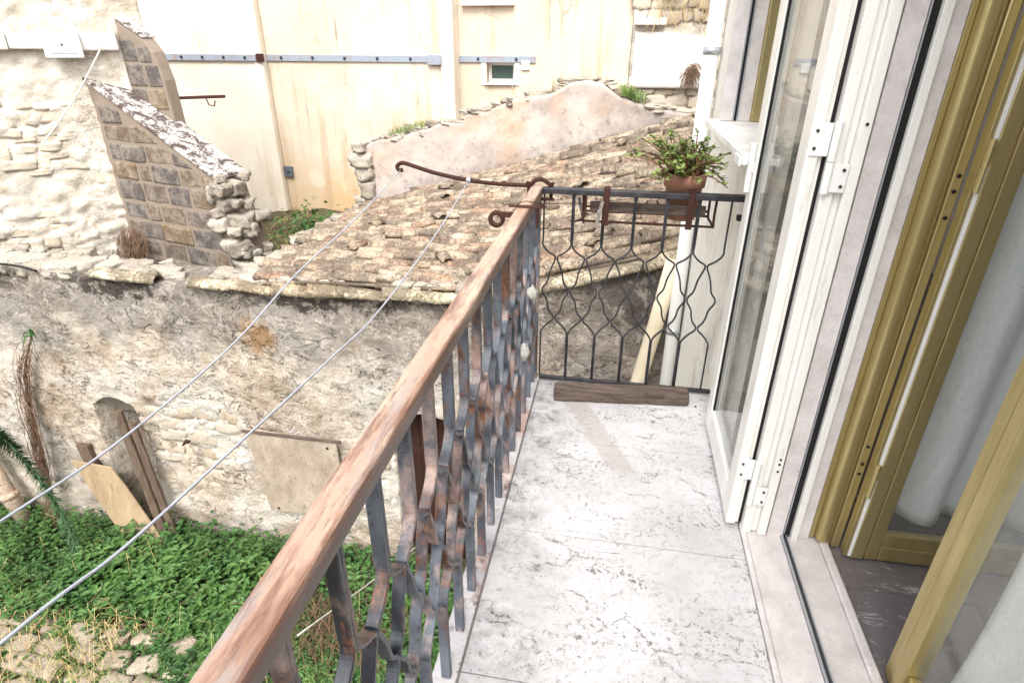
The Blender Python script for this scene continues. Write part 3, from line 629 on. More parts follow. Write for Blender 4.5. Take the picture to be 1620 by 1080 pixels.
# rear gable --------------------------------------------------------
GP = [(-3.52, .30), (-3.35, .40), (-2.9, .50), (-2.3, .66), (-2.06, .67), (-2.05, .78), (-1.75, .80), (-1.62, .90), (-1.2, 1.0), (-.95, 1.04), (-.72, 1.15), (-.5, 1.21), (-.3, 1.17), (-.1, 1.06), (.1, .95), (.5, .88), (.95, .82), (2.0, .80)]
def gtop(x): return lerp_tab(GP, x) + .025*fbm((x, 3, 0), 4, 3)
def disp_g(x, z): return .03*fbm((x, 3, z), 1.3, 3) + .008*fbm((x, 5, z), 8, 3)
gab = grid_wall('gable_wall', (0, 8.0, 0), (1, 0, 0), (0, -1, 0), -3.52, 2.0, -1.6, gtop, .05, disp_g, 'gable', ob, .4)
x = -3.5
while x < 1.4:
    w_ = rnd.uniform(.12, .3)
    inst('cap_stone', rnd.choice(rs), Matrix.Translation((x+w_/2, 8.19+rnd.uniform(-.03, .08), gtop(x+w_/2)+rnd.uniform(-.015, .015))) @ Matrix.Rotation(rnd.uniform(-.3, .3), 4, 'Z') @ Matrix.Rotation(rnd.uniform(-.2, .2), 4, 'Y') @ Matrix.Diagonal((w_*1.25, rnd.uniform(.28, .38), rnd.uniform(.05, .085), 1)), gab); x += w_*.72
z = -1.0
while z < .3:
    h = rnd.uniform(.13, .24)
    inst('quoin_stone', rnd.choice(rs), Matrix.Translation((-3.5+rnd.uniform(-.06, .04), 8.05, z+h/2)) @ Matrix.Diagonal((rnd.uniform(.2, .36), .3, h, 1)), gab); z += h

# ================================================================ LEFT HOUSE with buttresses
cA = R(39); ud = Vector((math.cos(cA), math.sin(cA), 0)); nd = Vector((ud.y, -ud.x, 0)); CO = Vector((-6.25, 6.6, 0))
lh = empty('rubble_house', (-6.4, 6.5, GZ), 'cream limewashed rubble house at the left with stone block buttresses', 'house')
def disp_l(s, z):
    d, _ = mnoise.voronoi(Vector((s*4.2+.5*fbm((s, 1, z), 2.5, 3), z*6.0+.5*fbm((s, 8, z), 2.5, 3), 4.3))); st = min(1, (d[1]-d[0])*2.2)
    e = min(1, max(0, .6+1.2*fbm((s, 4, z), .9, 2)))
    return .03*fbm((s, 2, z), 1.3, 3)+.018*fbm((s, 6, z), 7, 3)+e*(st-.7)*.04
lw = grid_wall('wall', CO, ud, nd, -5.5, .72, GZ-.1, lambda s: 4.2, .035, disp_l, 'limewash', lh, .5)
cs_ = stone_meshes(8, 'cream_stone', 51)
lay_stones(lw, cs_, CO, ud, nd, -1.7, -.02, -1.3, 2.4, random.Random(8), lambda s, z: not (1.45 < z < 1.78) and fbm((s, 11, z), 1.2, 2) > .06 and not (s > -.35 and z > .1), proud=.003, limit=70, disp=disp_l, wmin=.1, wmax=.36, hmin=.07, hmax=.17)
def lbox(s0, s1, z0, z1, o0, o1, name, mat, parent, bevel=.006):
    M4 = Matrix.Translation(CO) @ Matrix((ud, nd, Vector((0, 0, 1)))).transposed().to_4x4()
    return MB().box(s0, s1, o0, o1, z0, z1, M4).build(name, mat, parent, bevel=bevel)
for a, b in ((-5.4, -.62), (-.61, -.22), (-.2, .42)): lbox(a, b, 1.52+.008*math.sin(a*7), 1.70, -.02, .09, 'string_course', 'white_render', lh, .02)
# buttress
v = Vector((math.cos(R(-14.5)), math.sin(R(-14.5)), 0)); bn = Vector((v.y, -v.x, 0))
bu = empty('buttress', CO, parent=lh)
prof = [(-.05, GZ), (2.0, GZ), (2.0, -.95), (1.92, -.5), (1.78, 0.02), (1.74, .22), (-.05, 1.19)]
P3 = lambda s, z, o=0: CO + v*s + Vector((0, 0, z)) + bn*o
MB().prism([P3(s, z) for s, z in prof], bn*-.44).build('core', 'mortar', bu)
def clip(poly, a, b):      # keep the side below the line a->b (a left of b)
    out = []
    f = lambda p: (b[0]-a[0])*(p[1]-a[1])-(b[1]-a[1])*(p[0]-a[0])
    for i in range(len(poly)):
        p, q = poly[i], poly[(i+1) % len(poly)]; fp, fq = f(p), f(q)
        if fp <= 0: out.append(p)
        if (fp < 0 < fq) or (fq < 0 < fp): t = fp/(fp-fq); out.append((p[0]+t*(q[0]-p[0]), p[1]+t*(q[1]-p[1])))
    return out
rnd = random.Random(5); z = -1.62; row = 0
while z < 1.0:
    h = rnd.uniform(.19, .235); s = .06 + (0 if row % 2 else .0)+rnd.uniform(0, .04)
    while s < 1.95:
        w_ = rnd.choice((.42, .36, .46, .22, .40)) * rnd.uniform(.9, 1.1)
        jt_ = lambda q=.011: rnd.uniform(-q, q)
        poly = [(s+jt_(), z+jt_()), (s+w_*.5, z+jt_(.012)), (s+w_+jt_(), z+jt_()), (s+w_+jt_(.02), z+h*.5), (s+w_+jt_(), z+h+jt_()), (s+w_*.5, z+h+jt_(.014)), (s+jt_(), z+h+jt_()), (s+jt_(.014), z+h*.5)]
        poly = clip(poly, (-.05, 1.13), (1.74, .16)); poly = clip(poly, (1.66, .3), (1.92, -2.2))
        if len(poly) >= 3:
            area = abs(sum(poly[i][0]*poly[(i+1) % len(poly)][1]-poly[(i+1) % len(poly)][0]*poly[i][1] for i in range(len(poly))))/2
            if area > .012:
                MB().prism([P3(a, b, -.05) for a, b in poly], bn*(.05+rnd.uniform(.002, .024))).build('block', 'block', bu, bevel=.02)
        s += w_ + rnd.uniform(.018, .034)
    z += h + rnd.uniform(.02, .03); row += 1
# sloping plaster cap
a0, a1 = (-.06, 1.20), (1.80, .20)
cp = MB().prism([P3(a0[0], a0[1], .02), P3(a1[0], a1[1], .02), P3(a1[0], a1[1]+.05, .02), P3(a0[0], a0[1]+.05, .02)], bn*-.48)
cpo = cp.build('sloped_cap', 'cap', bu, bevel=.02)
rr_ = random.Random(6)
for k in range(60):
    zz = rr_.uniform(-1.5, .25); ss = 1.74 + max(0, (.2-zz))*.22 + rr_.uniform(-.12, .10); s_ = rr_.uniform(.09, .2)
    p = P3(ss, zz, rr_.uniform(-.40, .02))
    inst('ragged_stone', rr_.choice(rs), Matrix.Translation(p) @ Matrix.Rotation(rr_.uniform(-.5, .5), 4, 'Z') @ Matrix.Rotation(rr_.uniform(-.3, .3), 4, 'Y') @ Matrix.Diagonal((s_*1.2, s_*1.1, s_*.85, 1)), bu)
# upper pier, farther along the wall
up = empty('upper_pier', CO, parent=lh); c2 = CO + ud*.44
Q3 = lambda s, z, o=0: c2 + v*s + Vector((0, 0, z)) + bn*o
MB().prism([Q3(-.05, .6), Q3(.62, .6), Q3(.60, 1.2), Q3(.52, 1.5), Q3(.40, 1.64), Q3(-.05, 1.86)], bn*-.16).build('core', 'mortar', up, bevel=.02)
for s0, s1, z0, z1 in ((.0, .25, 1.40, 1.63), (.275, .48, 1.39, 1.56), (.0, .31, 1.13, 1.37), (.335, .57, 1.13, 1.36), (.0, .27, .88, 1.10), (.295, .58, .88, 1.10)):
    MB().prism([Q3(s0, z0, -.03), Q3(s1, z0, -.03), Q3(s1-.02, z1, -.03), Q3(s0, z1, -.03)], bn*.042).build('block', 'block', up, bevel=.016)
MB().prism([Q3(-.05, 1.865, .01), Q3(.41, 1.645, .01), Q3(.41, 1.67, .01), Q3(-.05, 1.89, .01)], bn*-.18).build('sloped_cap', 'cap', up, bevel=.01)
# white meter box on the wall
jb = empty('meter_box', CO+ud*-.12+Vector((0, 0, 1.45)), 'square white meter box on the cream rubble wall at upper left', 'meter box')
lbox(-.30, .06, 1.44, 1.70, .091, .16, 'case', 'plastic', jb, .008); lbox(-.25, .01, 1.49, 1.655, .161, .172, 'door', 'plastic', jb, .006); lbox(-.13, -.11, 1.565, 1.585, .173, .182, 'lock', 'iron', jb, .002)
# rope hanging across the corner
p0 = CO+ud*.30+nd*.12+Vector((0, 0, 1.62)); p1 = CO+ud*-.62+nd*.1+Vector((0, 0, .52))
rope = MB().tube([p0.lerp(p1, t)+Vector((0, 0, -.06*math.sin(math.pi*t))) for t in [i/10 for i in range(11)]], .009, 6).build('rope', 'cord'); tag(rope, 'thin white rope slanting down the cream rubble wall below the meter box', 'rope')
# dead roots hanging at the foot of the buttress
rt = MB(); rr_ = random.Random(9)
for k in range(90):
    b = P3(rr_.uniform(-.1, .38), rr_.uniform(-.75, -.5), .05); e = b + Vector((rr_.uniform(-.14, .14), rr_.uniform(-.18, 0), -rr_.uniform(.25, .6)))
    m = b.lerp(e, .5)+Vector((rr_.uniform(-.06, .06), -.05, .06)); rt.tube(catmull([b, m, e], 3), .004, 4, False)
rto = rt.build('dead_roots', 'vine'); tag(rto, 'clump of dead brown roots hanging at the foot of the stone buttress', 'roots')
# iron bar stub sticking out behind the buttress
ib = MB().tube([(-5.35, 6.9, 1.0), (-4.7, 6.9, 1.03)], .018, 6)
ib.tube([(-4.95, 6.9, 1.0), (-4.93, 6.9, .93), (-4.86, 6.9, .92), (-4.84, 6.9, .98)], .008, 5)
tag(ib.build('iron_bracket', 'rust'), 'rusty iron bar with hook sticking out behind the sloping buttress', 'bracket')

# ================================================================ TALL OCHRE BUILDING
tb = empty('apartment_building', (-4, 10.5, -1.6), 'tall ochre rendered building with a grey steel tie band at the back', 'building')
BZ0, BZ1 = -3.7, 6.0
MB().box(-12, -6.12, 10.22, 12, BZ0, BZ1).build('wall', 'pale_render', tb, bevel=.03)
MB().box(-6.12, -3.03, 10.35, 12, BZ0, BZ1).build('wall', 'ochre', tb, bevel=.03)
rw = cells_wall((-3.03, .02), (BZ0, BZ1), [(-2.33, -1.86, 1.02, 1.33), (-2.66, -1.92, 2.2, 3.2)], lambda a, b: (a, 10.7, b), (0, .6, 0)).build('wall', 'ochre', tb)
MB().box(-3.035, -2.8, 10.33, 10.69, BZ0, BZ1).build('pilaster', 'pale_render', tb, bevel=.02)
MB().box(-6.30, -6.115, 10.205, 10.345, BZ0, BZ1).build('pilaster', 'pale_render', tb, bevel=.03)
def band(x0, x1, y, nb):
    o = MB().box(x0, x1, y-.03, y-.004, 1.325, 1.425).build('tie_band', 'steel', tb, bevel=.004)
    for i in range(nb):
        x = x0+(x1-x0)*(i+.5)/nb; b = MB().box(x-.02, x+.02, y-.05, y-.031, 1.36, 1.40).build('bolt', 'iron', o, bevel=.004)
band(-11, -6.21, 10.205, 12); band(-6.11, -3.24, 10.35, 5); band(-2.79, -1.5, 10.7, 2)
MB().box(-3.235, -3.0, 10.28, 10.33, 1.29, 1.44).build('tie_plate', 'steel', tb, bevel=.006)
MB().box(-6.2, -6.07, 10.165, 10.204, 1.31, 1.44).build('tie_plate', 'rust', tb, bevel=.006)
wi = empty('window', (-2.1, 10.8, 1.02), parent=tb)
cells_wall((-2.33, -1.86), (1.02, 1.33), [(-2.28, -1.91, 1.07, 1.28)], lambda a, b: (a, 10.86, b), (0, .05, 0)).build('frame', 'plastic', wi)
MB().box(-2.28, -1.91, 10.885, 10.895, 1.07, 1.28).build('pane', 'dark_pane', wi)
MB().box(-2.36, -1.83, 10.64, 10.86, .985, 1.018).build('sill', 'jamb', wi, bevel=.004)
cells_wall((-2.42, -1.77), (.98, 1.40), [(-2.335, -1.855, 1.0, 1.335)], lambda a, b: (a, 10.682, b), (0, .016, 0)).build('surround', 'white_render', wi)
w2 = empty('window', (-2.3, 10.8, 2.2), parent=tb)
cells_wall((-2.66, -1.92), (2.2, 3.2), [(-2.58, -2.0, 2.28, 3.12)], lambda a, b: (a, 10.84, b), (0, .05, 0)).build('frame', 'plastic', w2)
MB().box(-2.58, -2.0, 10.86, 10.87, 2.28, 3.12).build('pane', 'dark_pane', w2); MB().box(-2.72, -1.86, 10.6, 10.84, 2.15, 2.197).build('sill', 'white_render', w2, bevel=.005)
MB().box(-1.74, -1.60, 10.665, 10.697, 1.22, 1.36).build('patch', 'white_render', tb, bevel=.004)
vb = empty('vent_box', (-6.05, 10.33, -.6), 'small dark grey vent box low on the ochre wall', 'vent')
MB().box(-6.22+.12, -6.08+.14, 10.30, 10.346, -.62, -.43).build('case', 'grey_box', vb, bevel=.006); MB().box(-6.04, -6.0, 10.285, 10.30, -.54, -.51).build('knob', 'iron', vb, bevel=.004)
# ruined rubble wall at the right of it
ru = empty('ruined_wall', (.7, 10.6, BZ0), 'ruined rubble wall with a peeling white plaster patch beside the ochre building', 'wall')
def disp_r(s, z):
    d, _ = mnoise.voronoi(Vector((s*4.6, z*7.0, 9.3))); return .04*fbm((s, 2, z), 1.4, 3)+(min(1, (d[1]-d[0])*2)-.6)*.05
rwl = grid_wall('wall', (0, 10.6, 0), (1, 0, 0), (0, -1, 0), .03, 4.5, -1.0, lambda s: 5.0, .06, disp_r, 'limewash', ru, .6)
rst = stone_meshes(8, 'wall_stone', 61)
lay_stones(rwl, rst, (0, 10.6, 0), (1, 0, 0), (0, -1, 0), .05, 1.6, .4, 2.5, random.Random(3), lambda s, z: z > 1.85 or z < 1.0 or s > 1.35, proud=.05, limit=120, disp=disp_r, wmin=.12, wmax=.34)
grid_wall('plaster_patch', (0, 10.53, 0), (1, 0, 0), (0, -1, 0), .07, 1.3, .98, lambda s: 1.78-.10*max(0, s-.55)+.02*fbm((s, 0, 0), 6, 2), .05, lambda s, z: .02*fbm((s, 1, z), 2.2, 3)+.008*fbm((s, 6, z), 9, 3), 'white_render', ru, .05)
MB().box(.05, .52, 10.42, 10.60, 1.87, 1.97).build('lintel', 'white_render', ru, bevel=.015)
rt = MB(); rr_ = random.Random(19)
for k in range(110):
    b = Vector((rr_.uniform(.9, 1.06), 10.44, rr_.uniform(1.25, 1.36))); a = rr_.uniform(-.7, .7)
    e = b + Vector((math.sin(a)*.3, -rr_.uniform(0, .1), -math.cos(a)*rr_.uniform(.12, .36))); rt.tube([b, b.lerp(e, .5)+Vector((0, -.05, .03)), e], .004, 3, False)
tag(rt.build('dead_tuft', 'vine'), 'dark dead tuft hanging on the white plaster of the ruined wall', 'plant')
rt = MB()
for k in range(160):
    b = Vector((rr_.uniform(.3, 1.3), 10.45, rr_.uniform(1.9, 2.5))); e = b+Vector((rr_.uniform(-.12, .12), -rr_.uniform(.02, .12), rr_.uniform(-.3, .25))); rt.tube([b, b.lerp(e, .5)+Vector((0, -.03, .04)), e], .004, 3, False)
tag(rt.build('dry_weeds', 'dry'), kind='stuff', label='dry straw weeds growing from the ruined wall top')

# back terrace of earth behind the roof
V = []; F = []; NX, NY = 24, 24
for j in range(NY+1):
    for i in range(NX+1):
        x = -8+i*(4.7/NX); y = 6.2+j*(4.2/NY); V.append((x, y, -1.55+.18*fbm((x, y, 0), 1.0, 3) - (.6 if j == 0 else 0)))
for j in range(NY):
    for i in range(NX): a = j*(NX+1)+i; F.append((a, a+1, a+NX+2, a+NX+1))
te = MB().add(V, F).build('back_terrace', 'earth', smooth=True); so = te.modifiers.new('s', 'SOLIDIFY'); so.thickness = .3; so.offset = -1
tag(te, 'raised earth behind the tiled roof', kind='structure')

# ================================================================ OWN HOUSE: facade, balcony, door
HX = .56; DY0, DY1, JY = .50, 1.79, 1.79
hs_ = empty('house', (HX, 2, GZ), 'white plastered house carrying the balcony, with marble door and window jambs', 'house')
cells_wall((-3.0, 4.25), (GZ-.1, 3.3), [(-1.5, DY1, -.08, 2.35), (2.42, 3.80, 1.17, 2.7)], lambda y, z: (HX, y, z), (.31, 0, 0)).build('facade', 'plaster', hs_)  # door opening made wider out of view so more daylight enters the room
def jamb(y, z0, z1, par, dx=0):
    """stone reveal, roller track and inner stone at a far jamb (faces -Y)"""
    MB().box(.64+dx, .694+dx, y-.03, y-.002, z0, z1).build('jamb_stone', 'jamb', par, bevel=.003)
    MB().box(.695+dx, .699+dx, y-.0305, y-.002, z0, z1).build('track_fin', 'mill_alu', par)
    MB().box(.700+dx, .718+dx, y-.028, y-.002, z0, z1).build('track_slot', 'rubber', par)
    MB().box(.719+dx, .742+dx, y-.044, y-.002, z0, z1).build('roller_track', 'white_alu', par, bevel=.002)
    MB().box(.743+dx, .782+dx, y-.03, y-.002, z0, z1).build('jamb_stone', 'jamb', par, bevel=.003)
jamb(JY, 0.004, 2.35, hs_)
MB().box(.545, .6145, 3.765, 3.798, 1.213, 2.7).build('jamb_stone', 'jamb', hs_, bevel=.003)
MB().box(.615, .6185, 3.755, 3.798, 1.213, 2.7).build('track_fin', 'mill_alu', hs_)
MB().box(.619, .633, 3.775, 3.798, 1.213, 2.7).build('track_slot', 'rubber', hs_)
MB().box(.6335, .638, 3.755, 3.798, 1.213, 2.7).build('track_fin', 'mill_alu', hs_)
MB().box(.6385, .708, 3.765, 3.798, 1.213, 2.7).build('jamb_stone', 'jamb', hs_, bevel=.003)
MB().box(.709, .80, 3.74, 3.798, 1.213, 2.7).build('window_frame', 'gold', hs_, bevel=.004)
MB().box(.83, .845, 2.43, 3.74, 1.213, 2.7).build('window_pane', 'dark_pane', hs_)
MB().box(.48, .865, 2.38, 3.88, 1.172, 1.211).build('window_sill', 'white_render', hs_, bevel=.006)
# thin white corner strip and the downpipe at the end of the facade
dp = empty('downpipe', (.50, 4.20, GZ), 'pale grey downpipe running down the far corner of the white house', 'downpipe')
MB().tube([(.50, 4.20, GZ), (.50, 4.20, 3.3)], .048, 12).build('pipe', 'plastic', dp, smooth=True)
for z in (-2, -.35, 1.55): MB().tube([(.50, 4.20, z), (.50, 4.20, z+.04)], .053, 12).build('collar', 'mill_alu', dp, smooth=True)
lp = MB().tube([(.45, 4.28, .20), (.37, 4.22, -.30), (.20, 4.14, -1.3), (.1, 4.1, -2.2)], .06, 12)
tag(lp.build('leaning_pipe', 'cream_pipe', smooth=True), 'cream plastic pipe leaning between the stone wall and the white house', 'pipe')
# balcony
bf = MB().box(-.41, HX-.002, -1.6, 2.77, -.16, -.022).build('balcony_floor', 'travertine'); tag(bf, 'concrete balcony slab under the travertine', kind='structure')
ys = [-1.6, -1.27, -.69, -.11, .47, 1.05, 1.625, 2.205, 2.77]
for a, b in zip(ys, ys[1:]):
    MB().box(-.328, .546, a+.002, b-.002, -.0215, 0).build('marble_slab', 'travertine', bf, bevel=.0015)
MB().box(-.408, -.331, -1.6, 2.77, -.0215, -.006).build('edge_strip', 'travertine', bf, bevel=.003)
# threshold
th = empty('threshold', (.7, 1.1, -.02), parent=hs_)
MB().box(.548, .566, -1.5, 1.80, -.02, .012).build('drip_edge', 'jamb', th, bevel=.005)
MB().box(.567, .686, -1.498, JY-.003, -.07, .006).build('outer_sill', 'jamb', th, bevel=.003)
MB().box(.687, .694, -1.498, JY-.003, -.07, .014).build('rail_fin', 'mill_alu', th, bevel=.001)
MB().box(.695, .704, -1.498, JY-.003, -.07, -.004).build('rail_slot', 'rubber', th)
MB().box(.705, .709, -1.498, JY-.003, -.07, .014).build('rail_fin', 'mill_alu', th, bevel=.001)
MB().box(.71, .815, -1.498, JY-.003, -.07, .004).build('inner_sill', 'jamb', th, bevel=.003)
MB().box(.816, .845, -1.498, JY-.003, -.07, .014).build('raised_edge', 'jamb', th, bevel=.006)
# room
rf = MB().box(.846, 5.2, -3.0, 5.0, -.13, -.018).build('room_floor', 'grout'); tag(rf, 'dark grout bed of the room floor', kind='structure')
for i in range(5):
    for j in range(10):
        x = .848+i*.42; y = -.95+j*.42
        MB().box(x, x+.418, y, y+.4185, -.0175, -.006).build('floor_tile', 'dark_marble', rf, bevel=.001)
rm = cells_wall((-3.0, 5.0), (-.13, 2.9), [], lambda y, z: (5.2, y, z), (.1, 0, 0))
rm.box(.871, 5.2, -3.1, -3.0, -.13, 2.9); rm.box(.871, 5.2, 5.0, 5.1, -.13, 2.9)
tag(rm.build('room_walls', 'room'), 'plain plaster walls of the room behind the door', kind='structure')
tag(MB().box(.56, 5.3, -3.1, 5.1, 3.301, 3.4).build('room_ceiling', 'room'), 'ceiling slab over the room', kind='structure')
MB().box(.8715, .885, JY+.001, 1.98, -.005, 2.35).build('inner_reveal', 'room', hs_)

# outer white shutter: fixed frame and glazed leaf folded back on the wall
sh = empty('glazed_shutter', (.56, JY, 0), 'white aluminium glazed shutter folded back against the house wall with white hinges', 'shutter')
fr_ = empty('fixed_frame', (.6, JY, 0), parent=sh)
MB().box(.549, .580, JY-.040, JY-.002, .01, 2.34).build('frame_fin', 'white_alu', fr_, bevel=.003)
MB().box(.5805, .602, JY-.026, JY-.002, .01, 2.34).build('frame_groove', 'white_alu', fr_, bevel=.002)
MB().box(.6025, .632, JY-.044, JY-.002, .01, 2.34).build('frame_fin', 'white_alu', fr_, bevel=.003)
MB().box(.6325, .639, JY-.014, JY-.002, .01, 2.34).build('seal', 'rubber', fr_)
lf = empty('leaf', (.52, JY, .03), parent=sh)
LX0, LX1, LY0, LY1, LZ0, LZ1 = .492, .538, JY-.025, 2.44, .03, 2.36
# near stile, with a stepped edge facing the camera
MB().prism([(LX0, LY0, LZ0), (LX0, LY0+.085, LZ0), (LX1, LY0+.085, LZ0), (LX1, LY0+.012, LZ0), (LX1-.014, LY0+.012, LZ0), (LX1-.014, LY0, LZ0)], (0, 0, LZ1-LZ0)).build('stile', 'white_alu', lf, bevel=.003)
MB().box(LX0, LX1, LY1-.085, LY1, LZ0, LZ1).build('stile', 'white_alu', lf, bevel=.004)
MB().box(LX0+.002, LX1-.002, LY0+.086, LY1-.086, LZ0, LZ0+.115).build('rail', 'white_alu', lf, bevel=.004)
MB().box(LX0+.002, LX1-.002, LY0+.086, LY1-.086, LZ1-.085, LZ1).build('rail', 'white_alu', lf, bevel=.004)
MB().box(LX0+.018, LX0+.024, LY0+.086, LY1-.086, LZ0+.116, LZ1-.086).build('pane', 'glass', lf)
g_ = MB()
for y in (LY0+.0865, LY1-.0925): MB().box(LX0+.008, LX0+.017, y, y+.006, LZ0+.116, LZ1-.086).build('gasket', 'rubber', lf)
MB().box(.539, .5485, JY-.008, JY+.3, .03, 2.34).build('seal', 'rubber', lf)
hd = MB().box(LX0-.02, LX0-.001, LY1-.055, LY1-.025, 1.10, 1.28)
hd.box(LX0-.045, LX0-.021, LY1-.05, LY1-.03, 1.20, 1.225); hd.box(LX0-.055, LX0-.046, LY1-.05, LY1+.07, 1.195, 1.23)
hd.build('handle', 'plastic', lf, bevel=.004)
for z in (.155, 1.25, 2.1):
    y = JY-.046
    h_ = MB(); h_.box(.497, .545, LY0-.0045, LY0-.0005, z+.085, z+.17); h_.tube([(.552, y+.0, z+.075), (.552, y, z+.175)], .011, 10)
    h_.box(.558, .600, y-.005, y+.004, z-.005, z+.07); h_.tube([(.552, y, z-.01), (.552, y, z+.073)], .011, 10)
    h_.build('hinge', 'plastic', sh, bevel=.0015)
    s_ = MB()
    for (x, zz, yy) in ((.507, z+.105, LY0-.007), (.507, z+.15, LY0-.007), (.588, z+.012, y-.008), (.588, z+.055, y-.008)): s_.tube([(x, yy, zz), (x, yy+.003, zz)], .0045, 8)
    s_.build('screw', 'iron', sh)
for z in (.3, .33, .35, 1.42): MB().tube([(.618, JY-.0465, z), (.618, JY-.0445, z)], .0045, 8).build('screw', 'iron', sh)
# gold french door: fixed frame and far leaf (opened into the room)
fd = empty('gold_door', (.85, JY, 0), 'gold anodised french door leaf at the far jamb opened into the room over dark marble', 'door')
ff = empty('fixed_frame', (.82, JY, 0), parent=fd)
MB().box(.7835, .799, JY-.028, JY-.002, .016, 2.34).build('frame_fin', 'gold', ff, bevel=.002)
MB().box(.7995, .842, JY-.058, JY-.002, .016, 2.34).build('frame_fin', 'gold', ff, bevel=.016, seg=5)
MB().box(.8425, .853, JY-.040, JY-.002, .0, 2.34).build('frame_groove', 'gold', ff, bevel=.002)
MB().box(.8535, .882, JY-.048, JY-.002, .0, 2.34).build('frame_fin', 'gold', ff, bevel=.004)
for z in (.33, .37, .44, 1.19, 1.26, 1.30): MB().tube([(.868, JY-.0495, z), (.868, JY-.0475, z)], .006, 8).build('screw_hole', 'rubber', ff)
def door_leaf(name, O, dirv, W, par, inset=.085, rail=.115, hole=False):
    """glazed leaf standing at O (hinge edge, z=0), running along dirv; visible face towards -n"""
    d = Vector(dirv).normalized(); nrm = Vector((-d.y, d.x, 0)); T = .048
    M4 = Matrix.Translation(O) @ Matrix((d, nrm, Vector((0, 0, 1)))).transposed().to_4x4()
    e = empty(name, O, parent=par)
    for a in (0, W-inset):
        st = MB().box(a, a+inset*.5-.003, 0, T, .004, 2.3, M4).box(a+inset*.5-.003, a+inset*.5+.003, .007, T-.007, .004, 2.3, M4).box(a+inset*.5+.003, a+inset, .004, T-.004, .004, 2.3, M4)
        st.build('stile', 'gold', e, bevel=.004)
    for z0, z1 in ((.004, rail), (2.2, 2.3)):
        MB().box(inset+.0005, W-inset-.0005, .003, T-.003, z0, z0+(z1-z0)*.55, M4).box(inset+.0005, W-inset-.0005, .009, T-.009, z0+(z1-z0)*.55, z1, M4).build('rail', 'gold', e, bevel=.004)
    MB().box(inset+.0005, W-inset-.0005, T*.42, T*.42+.005, rail+.0005, 2.1995, M4).build('pane', 'glass', e)
    return e, M4
far, FM = door_leaf('leaf', (.905, 1.695, 0), (1, .015, 0), .66, fd)
MB().box(.895, .9045, 1.697, 1.741, .01, 2.3).build('edge_seal', 'plastic', far)
MB().box(.883, .8945, 1.70, 1.735, .006, 2.3).build('edge_lip', 'gold', far, bevel=.002)
for z in (.28, 1.27, 2.05): MB().tube([(.890, 1.688, z), (.890, 1.688, z+.13)], .0075, 8).box(.883, .897, 1.69, 1.70, z+.005, z+.06).box(.883, .905, 1.69, 1.70, z+.068, z+.125).build('hinge', 'gold', fd)
nd_ = empty('gold_door', (.9, .6, 0), 'gold anodised french door leaf nearest the camera with white lace behind its glass', 'door')
near, NM = door_leaf('leaf', (.868, .60, 0), (.06, 1, 0), .665, nd_, inset=.095)
def curtain(name, M4, x0, x1, z0, z1, yoff, label, folds, depth):
    V = []; F = []; nx, nz = 90, 40
    for j in range(nz+1):
        z = z0+(z1-z0)*j/nz
        for i in range(nx+1):
            u = i/nx; x = x0+(x1-x0)*u
            ph = folds*2*math.pi*u + .5*math.sin(z*1.3)+.3*fbm((u*3, z*.4, 0), 1, 2)
            y = yoff + depth*(.5+.5*math.sin(ph))*(.75+.25*math.sin(z*2.1+u*4)) + .006*fbm((x*6, z*3, 2), 1, 2)
            V.append(M4 @ Vector((x+.012*math.cos(ph), y, z)))
    for j in range(nz):
        for i in range(nx): a = j*(nx+1)+i; F.append((a, a+1, a+nx+2, a+nx+1))
    o = MB().add(V, F).build(name, 'curtain', smooth=True); s = o.modifiers.new('s', 'SOLIDIFY'); s.thickness = .0015
    return tag(o, label, 'curtain', None)
curtain('lace_curtain', FM, .095, .64, .13, 2.22, .055, 'pale grey embossed curtain in deep folds behind the glass of the opened far gold leaf', 3, .085)
# the near leaf's curtain lies on the room side (local -y)
curtain('lace_curtain', NM, .04, .585, .06, 2.22, -.075, 'bright white lace curtain filling the lower right corner behind the near gold leaf', 3.4, .035)

# ================================================================ RAILING
rl = empty('iron_railing', (-.352, 2.727, 0), 'worn iron balcony railing with ogee bars and a peeling brown handrail', 'railing')
RX = -.360; EY = 2.727
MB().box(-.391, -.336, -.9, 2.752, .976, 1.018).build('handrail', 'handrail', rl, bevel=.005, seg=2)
MB().box(-.380, -.3315, -.9, 2.71, .002, .016).build('bottom_rail', 'pale_rail', rl, bevel=.003)
MB().box(-.335, .572, EY-.022, EY+.018, .990, 1.018).build('end_rail', 'iron', rl, bevel=.005)
MB().box(-.331, .55, EY-.012, EY+.012, .012, .030).build('end_bottom_rail', 'iron', rl, bevel=.004)
MB().box(RX-.016, RX+.016, EY-.016, EY+.016, .0, .9755).build('post', 'bar_paint', rl, bevel=.003)
MB().box(.562, .60, EY-.02, EY+.025, .90, .935).box(.53, .562, EY-.012, EY+.016, .905, .93).build('wall_anchor', 'rubber', rl, bevel=.003)
